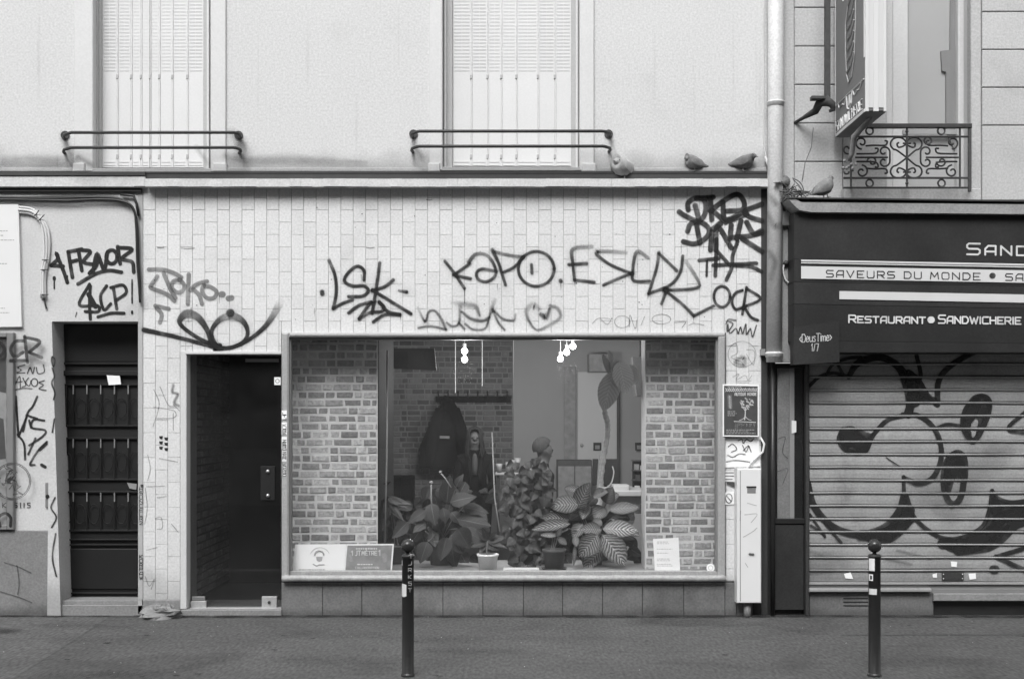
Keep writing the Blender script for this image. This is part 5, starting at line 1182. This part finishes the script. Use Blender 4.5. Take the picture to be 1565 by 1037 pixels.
b = MB(); b.tube([P(681, 605, 5.0), P(679, 612, 4.97), P(684, 618, 4.92)], [.02, .045, .06], 8); b.build('hood', M['dark'], t, smooth=True)
b = MB(); b.prism([(672, 665.5), (687, 666), (687, 670), (672, 669.5)], 4.745, 4.752); b.build('patch', M['greyprint'], t)
# ------------------------------------------------------------------ people
def skin_mesh(verts, edges, radii, sub=2):
    me = bpy.data.meshes.new('tmp'); me.from_pydata(verts, edges, []); o = bpy.data.objects.new('tmp', me); COL.objects.link(o)
    sk = o.modifiers.new('s', 'SKIN'); sk.use_smooth_shade = True
    for i, r_ in enumerate(radii):
        me.skin_vertices[0].data[i].radius = r_ if isinstance(r_, tuple) else (r_, r_)
    me.skin_vertices[0].data[0].use_root = True
    su = o.modifiers.new('u', 'SUBSURF'); su.levels = sub; su.render_levels = sub
    dg = bpy.context.evaluated_depsgraph_get(); dg.update()
    out = bpy.data.meshes.new_from_object(o.evaluated_get(dg)); bpy.data.objects.remove(o); return out
def seated(loc, head_dir, h, label, hairkind, cloth, head_turn=0.0, lean=-.06):
    t = thing('person', label, 'person', loc); t.rotation_euler = (0, 0, head_dir)
    V = []; E = []; RR = []
    def v(p, r_, par=None):
        V.append(p); RR.append(r_)
        if par is not None: E.append((par, len(V)-1))
        return len(V)-1
    pel = v((0,0,h), (.15,.11)); w_ = v((0,.01,h+.16), (.135,.095), pel); ch_ = v((0,lean*.5,h+.34), (.155,.105), w_); up = v((0,lean,h+.44), (.12,.08), ch_)
    nk = v((0,lean-.01,h+.53), .05, up); jw = v((0,lean-.035,h+.60), (.055,.062), nk); cr = v((0,lean-.02,h+.68), (.072,.088), jw); tp = v((0,lean-.01,h+.735), (.055,.065), cr)
    ns = v((0,lean-.118,h+.645), .010, cr)
    for s in (-1, 1):
        ea = v((s*.078,lean-.01,h+.655), .012, cr)
        sh = v((s*.155,lean,h+.43), .062, up); el = v((s*.20,-.04,h+.17), .047, sh); wr = v((s*.12,-.26,h+.10), .03, el); pm = v((s*.09,-.33,h+.095), (.034,.018), wr)
        for k in range(4):
            f1 = v((s*(.055+.022*k),-.385-.006*(k in (1, 2)),h+.095), .009, pm); f2 = v((s*(.053+.022*k),-.415-.008*(k in (1, 2)),h+.075), .008, f1)
        th = v((s*.05,-.335,h+.10), .010, pm); th2 = v((s*.035,-.37,h+.09), .008, th)
        hp = v((s*.09,-.03,h-.01), .095, pel); kn = v((s*.12,-.43,h+.02), .062, hp); an = v((s*.12,-.42,max(h-.40, .13)), .042, kn); to = v((s*.13,-.54,max(h-.46, .075)), .035, an)
    me = skin_mesh(V, E, RR)
    for m_ in (M['skin'], M[cloth], M['dark2'], M['ink']): me.materials.append(m_)
    for p in me.polygons:
        c = p.center
        if c.z > h+.54: k = 0
        elif c.y < -.285 and c.z > h+.055 and c.z < h+.16 and abs(c.x) < .16 and c.y > -.46 and c.z > h+.07: k = 0
        elif c.z < h-.36: k = 3
        elif c.z < h+.06 or (c.y < -.12 and c.z < h+.085): k = 2
        else: k = 1
        p.material_index = k
    o = bpy.data.objects.new('body', me); COL.objects.link(o); o.parent = t
    # face
    b = MB()
    for s in (-1, 1): b.ball((s*.030, lean-.100, h+.665), .011, .007, .007, n=8)
    rawbuild(b, 'eye', M['ink'], t)
    b = MB(); b.tube([(-.022, lean-.098, h+.606), (0, lean-.105, h+.604), (.022, lean-.098, h+.606)], .004, 5); rawbuild(b, 'mouth', M['skin'], t)
    # hair: a cap that follows the skull with an uneven hairline, and hanging strands when long
    hm = M['hair'] if hairkind == 'long' else M['hairshort']; hr = random.Random(17)
    b = MB(); n = 28; rows_ = 9; vs = []; fs = []; C0 = Vector((0, lean-.012, h+.692))
    def lim(a):
        f = -math.sin(a)                                  # 1 at the face
        if hairkind == 'long': return 52 if f > .75 else (70 if f > .45 else 118)
        return 50 if f > .7 else (66 if f > .35 else (84 if f > -.1 else 118))
    for i in range(rows_):
        for j in range(n):
            a = 2*math.pi*j/n; th = math.radians((lim(a)+lim(a-.15)+lim(a+.15))/3+hr.uniform(-3, 3)*(i == rows_-1))*i/(rows_-1)
            k = 1+hr.uniform(-.012, .012)+(.05 if hairkind == 'long' else .0)
            rz = .098
            vs.append(C0+Vector((.081*k*math.sin(th)*math.cos(a), .100*k*math.sin(th)*math.sin(a), rz*k*math.cos(th))))
    for i in range(rows_-1):
        for j in range(n): fs.append((i*n+j, (i+1)*n+j, (i+1)*n+(j+1) % n, i*n+(j+1) % n))
    b.add(vs, fs); rawbuild(b, 'hair', hm, t)
    if hairkind == 'long':
        b = MB()
        for k in range(64):
            a = math.radians(hr.uniform(-58, 238)); ca, sa = math.cos(a), math.sin(a)
            top_ = C0+Vector((.01*ca, .02*sa, .097)); e1 = C0+Vector((.080*ca, .098*sa, .045+hr.uniform(-.01, .01))); e2 = C0+Vector((.090*ca, .108*sa, -.04))
            L_ = hr.uniform(.20, .29); w1 = hr.uniform(-.014, .014)
            e3 = C0+Vector((.096*ca+w1, .10*sa+w1, -.5*L_)); e4 = C0+Vector((.108*ca-w1, .085*sa-.02, -L_))
            b.tube([tuple(p) for p in smooth([tuple(top_), tuple(e1), tuple(e2), tuple(e3), tuple(e4)], 3)], .0065, 5)
        rawbuild(b, 'hair_strands', hm, t)['kind'] = 'stuff'
    return t
k1 = (D+3.6)/F
p1 = seated((P(725, 0, 3.6).x, 3.6, .04), math.radians(4), .67, 'person with long hair in a dark open jacket sitting near the hanging coat', 'long', 'dark')
b = MB(); b.tube([(0, -.128, .93), (0, -.118, 1.02), (0, -.13, 1.1), (0, -.10, 1.17)], [.03, .034, .032, .02], 10); rawbuild(b, 'shirt_front', M['stripe'], p1)
for s in (-1, 1):
    b = MB(); b.tube([(s*.10, -.02, 1.18), (s*.075, -.12, 1.12), (s*.05, -.145, .95), (s*.055, -.14, .80)], [.03, .028, .022, .02], 8); rawbuild(b, 'lapel', M['dark'], p1)
p2 = seated((P(818, 0, 2.9).x, 2.9, .04), math.radians(112), .42, 'short haired man seated with his head turned away to the right, behind the leafy plant', 'short', 'dark2')
b = MB(); b.tube([(-.075, -.03, .925), (-.04, .035, .93), (.02, .05, .925), (.075, -.02, .91)], .012, 6); rawbuild(b, 'collar', M['inkgrey'], p2); p2.scale = (1.14, 1.14, 1.12)
def stool(x, y, h, label):
    t = thing('stool', label, 'stool', (x, y, .04)); z = .04
    b = MB(); b.lathe((x, y, z+h-.04), [(.001, 0), (.17, 0), (.18, .015), (.17, .03), (.001, .035)], 20); b.build('seat', M['dark2'], t)
    for a in range(4):
        q = a*math.pi/2+.78; b = MB(); b.tube([(x+.1*math.cos(q), y+.1*math.sin(q), z+h-.03), (x+.2*math.cos(q), y+.2*math.sin(q), z)], .012, 6); b.build('leg', M['darkmetal'], t)
    b = MB(); b.tube([(x+.165*math.cos(q), y+.165*math.sin(q), z+.25) for q in [i*math.pi/8 for i in range(17)]], .008, 5); b.build('foot_ring', M['darkmetal'], t)
stool(p1.location.x, 3.62, .58, 'dark stool under the person in the jacket'); stool(p2.location.x, 2.92, .36, 'dark stool under the short haired man')
# table with cups between them
t = thing('cafe_table', 'pale edged low table between the two seated people', 'table', P(778, 780, 3.0))
x0, x1 = P(757, 0, 3.0).x, P(800, 0, 3.0).x; zt_ = P(0, 722, 3.0).z
b = MB(); b.box(x0, 2.85, zt_-.02, x1, 3.25, zt_, .004); b.build('tabletop', M['greyprint'], t)
for a_, c_ in ((x0+.03, 2.88), (x1-.03, 2.88), (x0+.03, 3.2), (x1-.03, 3.2)):
    b = MB(); b.box(a_-.012, c_-.012, .04, a_+.012, c_+.012, zt_-.02); b.build('leg', M['darkmetal'], t)
for i, (px, py) in enumerate(((763, 708), (777, 706), (783, 703), (791, 700))):
    q = P(px, 722, 3.0); b = MB(); hh = (722-py)*.0069
    b.lathe((q.x, 3.0+i*.03, zt_+.001), [(.022, 0), (.03, hh*.6), (.033, hh), (.028, hh-.004), (.02, .01), (.001, .01)], 14)
    b.build('cup', M['cup'], smooth=True, label=['leftmost white cup on the table', 'second white cup from the left on the table', 'third white cup from the left on the table', 'rightmost white cup on the table'][i], cat='cup', group='cups on the low table')
t = thing('black_cabinet', 'low black cabinet against the brick wall behind the left leaves', 'cabinet', P(612, 760, 4.9))
b = MB(); b.pbox(594, 727, 631, 850, 4.8, 5.1, .006); b.build('body', M['dark2'], t); b = MB(); b.pbox(595, 729, 612, 800, 4.785, 4.8, .004); b.build('door', M['dark'], t); b = MB(); b.pbox(613, 729, 630, 800, 4.785, 4.8, .004); b.build('door', M['dark'], t)
# right rear interior: door, cabinet, monitor, shelf, speaker, sockets
t = thing('interior_door', 'pale interior door in the grey back wall left of the tall plant', 'door', P(915, 760, 5.2))
b = MB(); b.pbox(883, 568, 943, 760, 5.2, 5.239, .004); b.build('leaf_panel', M['inwhite'], t)
b = MB(); b.pbox(943, 560, 947, 760, 5.17, 5.239, .004); b.build('frame', M['darkprint'], t)
b = MB(); b.ball(P(889, 680, 5.18), .02); b.build('handle', M['chrome'], t)
b = MB(); b.pbox(862, 560, 880, 720, 5.21, 5.239, .003); b.build('wall_panel', M['greyprint'], bw_)
b = MB(); b.pbox(900, 540, 930, 568, 4.9, 5.2, .01); b.build('wall_vent_box', M['greyprint'], label='grey box high on the back wall behind the tall leaves', cat='box')
for (x, y) in ((913, 682), (977, 682)):
    t = thing('wall_picture', 'small dark square frame on the back wall %s' % ('left of the tall trunk' if x < 950 else 'next to the right brick pillar'), 'picture', P(x, y+6, 5.2))
    b = MB(); b.pbox(x-6, y-6, x+6, y+6, 5.18, 5.2, .003); b.build('frame', M['ink'], t); b = MB(); b.pbox(x-3.5, y-2, x+3.5, y+4, 5.172, 5.18); b.build('print', M['greyprint'], t)
t = thing('wall_speaker', 'dark angular speaker hanging high beside the right brick pillar', 'speaker', P(978, 606, 2.5))
b = MB(); b.prism([(967, 545), (990, 546), (990, 606), (974, 605), (972, 592), (969, 575)], 2.5, 2.75); b.build('body', M['darkprint'], t); b = MB(); b.tube([P(978, 545, 2.6), P(978, 520, 2.6)], .01, 6); b.build('bracket', M['ink'], t)
t = thing('dark_cabinet', 'dark low cabinet with papers behind the patterned leaves', 'cabinet', P(890, 780, 4.6))
b = MB(); b.pbox(852, 703, 905, 800, 4.6, 4.95, .005); b.build('body', M['darkprint'], t)
for x0, x1 in ((853, 878), (879, 904)): b = MB(); b.pbox(x0, 712, x1, 790, 4.585, 4.6, .004); b.build('door', M['greyprint'], t)
t = thing('screen', 'dark monitor standing behind the tall plant trunk', 'monitor', P(925, 745, 3.8))
b = MB(); b.pbox(906, 701, 946, 741, 3.8, 3.84, .005); b.build('panel', M['ink'], t); b = MB(); b.tube([P(926, 741, 3.85), P(926, 752, 3.85)], .02, 6); b.build('stand', M['ink'], t)
t = thing('white_counter', 'pale counter top behind the patterned leaves, by the right pillar', 'counter', P(965, 800, 3.0))
b = MB(); b.pbox(925, 750, 1010, 758, 3.0, 4.0, .006); b.build('top', M['inwhite'], t); b = MB(); b.pbox(930, 758, 1008, 900, 3.1, 3.9); b.build('body', M['inwall'], t)
b = MB(); b.pbox(938, 741, 962, 750, 3.2, 3.5, .01); b.build('paper_stack', M['inwhite'], label='stack of pale papers on the counter', cat='papers')
t = thing('shelf_unit', 'dark open shelf unit with small boxes, against the right pillar', 'shelf', P(978, 750, 3.6))
b = MB(); b.pbox(967, 703, 1006, 750, 3.75, 3.8); b.build('back', M['ink'], t)
for yy in (703, 718, 733): b = MB(); b.pbox(967, yy, 1006, yy+1.5, 3.6, 3.75); b.build('shelf', M['darkprint'], t)
for i, (xx, yy) in enumerate(((970, 709), (979, 711), (972, 725), (983, 724), (971, 742), (980, 741))):
    b = MB(); b.pbox(xx, yy, xx+7, (718 if yy < 718 else 733 if yy < 733 else 749.8), 3.62, 3.7, .003); b.build('box', M[('greyprint', 'inwhite', 'darkprint')[i % 3]], t)
# ------------------------------------------------------------------ placards, sheet, stickers behind the glass
t = thing('placard', 'white placard with a round face emblem, left of the grey placard', 'placard', P(486, 877, .12), 'placards standing in the window')
b = MB(); b.prism([(451, 831.5), (529, 831), (526, 877), (446, 877)], .10, .108); b.build('board', M['paper'], t)
b = MB(); b.tube([P(x, y, .0985) for x, y in ell(488, 848, 7, 7, 10, 180, 360)], .007, 5); b.tube([P(x, y, .0985) for x, y in ell(489, 850, 15, 14, 12, 200, 340)], .002, 4)
b.tube([P(x, y, .0985) for x, y in [(478, 861), (484, 864), (488, 862), (496, 862)]], .005, 5); b.prism([(483, 850), (493, 850), (492, 856), (488, 858), (484, 856)], .0975, .0995); b.build('emblem', M['inkgrey'], t)
b = MB(); letters(b, 'COIFFEUR', 457, 485, 868.5, 872, .8, .0985, op=.35, soft=.3, first_big=False) if False else textlines(b, 457, 869, 517, 1, 3, .099, 3, R); b.build('printed_text', M['inkgrey'], t)
t = thing('placard', 'grey placard with the word METRE and faces, right of the white placard', 'placard', P(566, 877, .12), 'placards standing in the window')
b = MB(); b.prism([(529.5, 831), (602, 830.5), (598.5, 877.5), (526.5, 877)], .10, .108); b.build('board', M['paper'], t)
b = MB(); b.prism([(531, 833), (599.5, 832.5), (596.5, 875), (527.5, 875)], .0985, .0998); b.build('print', M['greyprint'], t)
b = MB(); letters(b, '1', 537, 539, 841, 848, 1.3, .097); letters(b, 'JT', 543, 551, 841, 848, 1.3, .097, first_big=False); letters(b, 'MÈTRE', 553, 576, 841.5, 847.5, 1.2, .097, first_big=False); letters(b, '1', 579, 581, 840, 848, 1.3, .097)
letters(b, 'COLLABORATION', 543, 579, 865.5, 868.5, .8, .097, first_big=False)
for s_ in (ell(536, 871.5, 7.5, 2.8, 10), ell(585, 871.5, 7.5, 2.8, 10)): ribbon(b, s_, .8, .097, .6, .2)
ribbon(b, [(588, 848), (588, 855)], 12, .0972, .35, .8); ribbon(b, [(535, 848), (536, 855)], 10, .0972, .25, .8)
b.build('white_lettering', M['wpaint'], t)
b = MB(); textlines(b, 544, 837, 580, 1, 3, .0985, 1.6, R); textlines(b, 546, 861, 576, 1, 3, .0985, 1.6, R); textlines(b, 545, 873, 577, 1, 3, .0985, 1.2, R); b.build('small_print', M['inkwhite'], t)
t = thing('notice_sheet', 'white printed notice sheet behind the glass in front of the right brick pillar', 'notice', P(1019, 873, .1))
b = MB(); b.prism([(998, 823), (1037, 821), (1039.5, 873), (1001, 873)], .055, .058); b.build('paper', M['paper'], t)
b = MB(); rr = random.Random(14)
for y0, n in ((827, 2), (838, 1), (844, 1), (853, 2), (861, 2)): textlines(b, 1004, y0, 1030, n, 2.6, .0545, .8, rr)
b.build('printed_text', M['inkgrey'], t)
t = thing('round_sticker', 'small round pale sticker low in the right corner of the display window', 'sticker', P(1086, 867, .03))
b = MB(); q = P(1086, 867, .028); b.lathe((q.x, .026, q.z), [(.001, 0), (.033, 0), (.033, .003), (.001, .003)], 20, axis='y'); b.build('disc', M['paper'], t)
b = MB(); b.tube([P(x, y, .0255) for x, y in ell(1086, 867, 3.4, 3.4, 12)], .0018, 4); b.build('print', M['inkgrey'], t)
# ------------------------------------------------------------------ plants
def leaf_mesh(kind, droop, fold, m):
    n = 9; mb = MB(); vs = []; uv = []
    for i in range(n+1):
        t = i/n
        if kind == 'broad': wv = math.sin(math.pi*min(1, t**.72))**.85*(1-.15*t)
        elif kind == 'oval': wv = math.sin(math.pi*t**.9)**.7
        else: wv = math.sin(math.pi*t**.55)**.9 if t < 1 else 0
        wv = max(wv, .012)*.5
        zc = -droop*t*t
        for s in (-1, -.5, 0, .5, 1):
            rip = .03*math.sin(t*17+s*3)*abs(s)
            vs.append((s*wv, t, zc+fold*abs(s)*wv*2+rip*wv-.10*s*s*wv)); uv.append((s, t))
    fs = []
    for i in range(n):
        for j in range(4): fs.append((i*5+j, i*5+j+1, (i+1)*5+j+1, (i+1)*5+j))
    mb.add(vs, fs, uv, [(0, 0)]*len(vs)); me = mb.mesh('leaf', smooth=True); me.materials.append(M[m]); return me
LB = [leaf_mesh('broad', d, f, 'leaf') for d, f in ((.25, .12), (.05, .16), (.45, .08))]
LP = [leaf_mesh('oval', d, f, 'leafp') for d, f in ((.2, .2), (.35, .15), (.1, .3))]
LI = [leaf_mesh('heart', d, f, 'ivy') for d, f in ((.2, .2), (.1, .3))]
LT = [leaf_mesh('oval', .05, .15, 'leaft')]
def put_leaf(parent, me, a, c, y0, y1, wpx, roll=0.0, tilt=0.35, name='leaf'):
    A = P(a[0], a[1], y0); C_ = P(c[0], c[1], y1); d = C_-A; L_ = d.length; yv = d.normalized()
    nrm = Vector((roll, -1, tilt)); zv = (nrm-yv*nrm.dot(yv)).normalized(); xv = yv.cross(zv)
    wd = wpx*1.25*(D+y0)/F
    m3 = Matrix(((xv.x*wd, yv.x*L_, zv.x*wd), (xv.y*wd, yv.y*L_, zv.y*wd), (xv.z*wd, yv.z*L_, zv.z*wd)))
    return inst(name, me, parent, A, m3.to_4x4())
def pot(parent, px, ytop, ybot, rt, rbm, y, m, saucer=False):
    q = P(px, ybot, y); hh = P(px, ytop, y).z-q.z; k = (D+y)/F; rt *= k; rbm *= k; zb_ = ZS+.003
    b = MB(); b.lathe((q.x, y, zb_), [(rbm, 0), (rt*.93, hh*.86), (rt, hh*.88), (rt*1.02, hh), (rt*.93, hh), (rt*.88, hh*.85), (.001, hh*.82)], 24)
    o = b.build('pot', M[m], parent, smooth=False)
    for p in o.data.polygons: p.use_smooth = abs(p.normal.z) < .6
    b = MB(); b.lathe((q.x, y, zb_+hh*.83), [(rt*.87, 0), (rt*.5, .01), (.001, .012)], 16); b.build('soil', M['soil'], parent)
    if saucer: b = MB(); b.lathe((q.x, y, zb_-.002), [(rbm*1.25, 0), (rbm*1.4, .018), (rbm*1.3, .018), (rbm*1.1, .006), (.001, .006)], 24); b.build('saucer', M[m], parent)
    return Vector((q.x, y, zb_+hh*.8))
def stems(parent, base, tips, r=.004):
    for tp in tips:
        tp = Vector(tp); mid = (base+tp)/2+Vector((0, .02, .06)); b = MB(); b.tube([base+Vector((R.uniform(-.03, .03), R.uniform(-.02, .02), 0)), mid, tp], r, 5); b.build('stem', M['stem'], parent)
S1 = 5.457
def Q(z, ox=580): return (ox+z[0]/S1, 690+z[1]/S1)
pt = thing('broadleaf_plant', 'large dark broad leaved plant behind the near bollard', 'plant', P(675, 872, .45))
base = pot(pt, 675, 835, 873, 22, 17, .62, 'terracotta')
lv = [((430,430),(460,610),105,0),((560,430),(585,195),130,.2),((640,290),(684,188),60,0),((390,490),(235,585),85,0),((235,585),(105,722),90,0),((385,590),(283,650),75,0),((400,750),(335,925),115,-.1),((560,715),(508,905),105,-.1),((600,770),(625,965),115,.05),((600,690),(690,842),125,-.05),((650,640),(750,805),150,-.1),((590,420),(785,360),110,0),((700,460),(905,500),90,.1),((650,560),(935,615),145,.05),((530,470),(560,570),85,0),((340,650),(270,760),80,.15),((440,660),(465,795),80,.1),((680,650),(885,735),110,-.05),((480,560),(500,670),90,.15),((560,520),(500,600),80,.1),((600,500),(680,590),80,.15),((300,450),(400,455),60,.25),((540,640),(700,650),90,.2),((160,560),(230,660),70,.2),((200,640),(130,770),70,.25)]
for i, (a, c, wv, dy) in enumerate(lv):
    put_leaf(pt, LB[i % 3], Q(a), Q(c), .46+dy, .40+dy+R.uniform(-.05, .03), wv/S1, R.uniform(-.4, .4), R.uniform(.1, .7))
for i in range(130):
    x = R.gauss(672, 38); y = R.gauss(795, 30)
    if y > 855 or y < 735 or x < 602 or x > 775: continue
    an = R.uniform(0.2, 2.9); l = R.uniform(18, 30); put_leaf(pt, R.choice(LB), (x, y), (x+math.cos(an)*l*(1 if x > 672 else 1), y+abs(math.sin(an))*l), .72+R.uniform(-.1, .12), .70, R.uniform(13, 20), R.uniform(-.6, .6), R.uniform(0, .8))
stems(pt, base, [P(*Q(a), .5+dy) for (a, c, wv, dy) in lv[::2]])
b = MB(); b.tube([P(660, 775, .5), P(659, 760, .5), P(659, 738, .5)], .006, 6); b.ball(P(659, 737, .5), .016, n=8); b.build('flower_bud', M['inwall'], pt, smooth=True)
b = MB(); b.tube([P(690, 745, .5), P(680, 730, .5), P(673, 722, .5)], .006, 6); b.ball(P(673, 721, .5), .014, n=8); b.build('flower_bud', M['inwall'], pt, smooth=True)
pt = thing('arching_plant', 'pale arching leaved plant beside the left brick pillar', 'plant', P(600, 872, .5))
base = pot(pt, 606, 845, 873, 15, 12, .7, 'terracotta')
for i, (a, c, wv) in enumerate((((20,460),(70,370),50),((60,380),(240,470),50),((70,390),(190,560),55),((70,400),(60,570),60),((60,400),(260,430),60),((50,300),(90,250),18),((100,460),(200,570),50),((60,560),(20,660),60),((30,270),(105,248),14))):
    put_leaf(pt, LI[i % 2], Q(a), Q(c), .62, .55, wv/S1, R.uniform(-.3, .3), .6)
stems(pt, base, [P(590, 765, .66), P(594, 762, .64), P(600, 780, .62)])
for i in range(12):
    a_ = (R.uniform(592, 620), R.uniform(760, 820)); put_leaf(pt, LB[1], a_, (a_[0]+R.uniform(-15, 20), a_[1]+R.uniform(10, 22)), .78, .74, 11, R.uniform(-.5, .5), .4)
pt = thing('small_potted_plant', 'small leafy plant in a white plastic pot on the window bench', 'potted plant', P(746, 874, .2))
base = pot(pt, 745.5, 848.5, 874.5, 16.5, 13, .17, 'paper')
for i, (a, c, wv) in enumerate((((900,740),(1052,705),62),((900,745),(1070,802),38),((905,735),(815,640),60),((880,760),(1000,815),60),((890,750),(760,795),60),((900,740),(870,640),50),((900,760),(930,840),50),((880,770),(830,850),50),((910,730),(960,670),45))):
    put_leaf(pt, LB[i % 3], Q(a), Q(c), .22, .20-.02*(i % 3), wv/S1, R.uniform(-.3, .3), .6)
stems(pt, base, [P(*Q((900, 745)), .22), P(*Q((885, 755)), .22)], .005)
def Q2(z): return Q(z, 780)
pt = thing('trailing_plant', 'bushy small leaved trailing plant in front of the short haired man', 'plant', P(812, 872, .5))
base = pot(pt, 806, 845, 873, 16, 13, .75, 'terracotta')
for i in range(210):
    while True:
        x = R.uniform(752, 860); y = R.uniform(698, 872)
        cx = 805+ (y-700)*.02; hw = 42*math.sin(math.pi*min(1, max(0.05, (y-690)/185)))**.5
        if abs(x-cx) < hw: break
    an = R.uniform(.3, 2.8); l = R.uniform(10, 17); yy = R.uniform(.4, .75)
    put_leaf(pt, R.choice(LI), (x, y), (x+math.cos(an)*l, y+math.sin(an)*l), yy, yy-.03, l*R.uniform(.75, 1.0), R.uniform(-.6, .6), R.uniform(0, .9))
stems(pt, base, [P(800+R.uniform(-30, 30), 720+R.uniform(0, 80), .6) for i in range(10)], .003)
pt = thing('patterned_plant', 'plant with boldly striped pale veined leaves in front of the right of the window', 'plant', P(900, 872, .4))
base = pot(pt, 905, 846, 873, 20, 15, .62, 'terracotta')
lv = [((760,650),(590,640),95,0,1),((770,640),(1060,640),125,0,1),((770,690),(960,945),165,-.05,1),((730,690),(580,870),145,-.05,1),((570,440),(345,430),140,.1,1),((500,600),(178,645),85,0,1),((490,640),(295,695),40,0,0),((820,480),(1070,455),85,.05,1),((800,430),(850,295),110,.15,0),((690,370),(810,330),80,.15,0),((560,480),(660,255),120,.15,0),((770,800),(610,985),110,.05,0),((450,300),(620,330),60,.2,0),((760,570),(690,610),70,.05,1),((600,500),(480,400),120,.2,1),((500,560),(260,540),90,.1,1),((860,540),(1000,560),70,.15,0),((900,620),(1080,700),80,.15,0),((600,600),(520,720),90,.15,0),((640,430),(600,560),80,.2,0),((780,460),(700,560),110,.2,0),((820,420),(900,350),90,.2,0)]
for i, (a, c, wv, dy, st_) in enumerate(lv):
    put_leaf(pt, LP[i % 3] if st_ else LP[2], Q2(a), Q2(c), .45+dy, .38+dy, wv/S1, R.uniform(-.2, .2), R.uniform(.2, .7))
for i in range(70):
    x = R.gauss(905, 42); y = R.gauss(815, 22)
    if y > 850 or x > 975 or x < 835: continue
    an = R.uniform(0, 3.1); l = R.uniform(18, 30); put_leaf(pt, R.choice(LB), (x, y), (x+math.cos(an)*l, y+math.sin(an)*l*.8), .74, .70, R.uniform(12, 20), R.uniform(-.5, .5), R.uniform(0, .7))
stems(pt, base, [P(*Q2(a), .5+dy) for (a, c, wv, dy, st_) in lv[::2]])
pt = thing('clay_pot_plant', 'sparse plant in a dull clay pot with saucer beneath the striped leaves', 'potted plant', P(847, 872, .25))
base = pot(pt, 847, 842, 873, 18, 14, .27, 'terracotta', True)
for i, (a, c, wv) in enumerate((((540,700),(550,790),50),((540,770),(530,950),28),((380,700),(250,690),40),((400,720),(470,770),50),((390,710),(420,640),40))):
    put_leaf(pt, LP[i % 3], Q2(a), Q2(c), .26, .22, wv/S1, 0, .4)
stems(pt, base, [P(850, 818, .27), P(858, 820, .28), P(843, 822, .26)], .0035)
pt = thing('tall_trunk_plant', 'tall indoor plant with a ringed bare trunk and two big upright leaves', 'plant', P(915, 872, .9))
base = pot(pt, 915, 830, 873, 18, 14, .95, 'terracotta')
pts = smooth([(913, 835), (917, 745), (922, 700), (928, 665), (928, 645), (924, 628), (925, 598), (932, 575)], 8)
b = MB(); b.tube([P(x, y, .9) for x, y in pts], [(.026 if i % 3 else .032)*(1-.25*i/len(pts)) for i in range(len(pts))], 9); b.build('trunk', M['trunk'], pt, smooth=True)
put_leaf(pt, LT[0], (938, 567), (922, 628), .88, .84, 27, 0, .1); put_leaf(pt, LT[0], (946, 552), (957, 601), .90, .86, 28, .3, .2); put_leaf(pt, LT[0], (962, 556), (969, 588), .92, .9, 18, -.4, .1)
put_leaf(pt, LT[0], (934, 575), (921, 540), .9, .9, 10, .4, .2); put_leaf(pt, LT[0], (936, 570), (930, 534), .9, .92, 8, -.3, .2)
put_leaf(pt, LT[0], (938, 566), (945, 550), .9, .9, 14, .2, .2)
stems(pt, P(934, 578, .9), [P(938, 567, .88), P(946, 553, .9), P(935, 560, .9)], .006)
b = MB(); b.tube([P(916, 695, .8), P(913, 745, .8)], .006, 6); b.build('support_stake', M['alu'], pt)
b = MB(); b.tube([P(x, y, .8) for x, y in smooth([(915, 743), (925, 745), (934, 738), (938, 722), (936, 712)])], .006, 6); b.build('support_wire', M['inwhite'], pt)
# tray
t = thing('window_tray', 'narrow white tray on the bench right of the white pot', 'tray', P(796, 873, .15))
a = P(770, 873, .16); c = P(823, 873, .16); zt_ = ZS+.002
b = MB(); b.box(a.x, .14, zt_, c.x, .22, zt_+.004); b.box(a.x, .136, zt_, c.x, .14, zt_+.022); b.box(a.x, .22, zt_, c.x, .224, zt_+.022); b.box(a.x-.004, .136, zt_, a.x, .224, zt_+.022); b.box(c.x, .136, zt_, c.x+.004, .224, zt_+.022); b.build('tray_body', M['white'], t)
b = MB()
for x, y in ((652, 869), (664, 870.5), (640, 866), (802, 871)): 
    q = P(x, 0, .13); b.add([(q.x, .12, ZS+.001), (q.x+.03, .13, ZS+.012), (q.x+.02, .16, ZS+.003), (q.x-.015, .15, ZS+.008)], [(0, 1, 2), (0, 2, 3)])
b.build('paper_scraps', M['paper'], label='small torn paper scraps on the front edge of the window bench', cat='paper scraps')
# litter flecks on pavement
rr = random.Random(21); b = MB()
for i in range(34):
    x = rr.uniform(-4, 4.2); y = rr.uniform(-2.3, -.1); s_ = rr.uniform(.003, .007); a_ = rr.uniform(0, 3.14)
    dx, dy = math.cos(a_)*s_, math.sin(a_)*s_*.6
    b.add([(x-dx, y-dy, .0085), (x+dy, y-dx, .009), (x+dx, y+dy, .013), (x-dy, y+dx, .009)], [(0, 1, 2, 3)])
b.build('pavement_litter', M['inkgrey'], kind='stuff', label='tiny pale flecks of litter and gum on the asphalt', cat='litter')
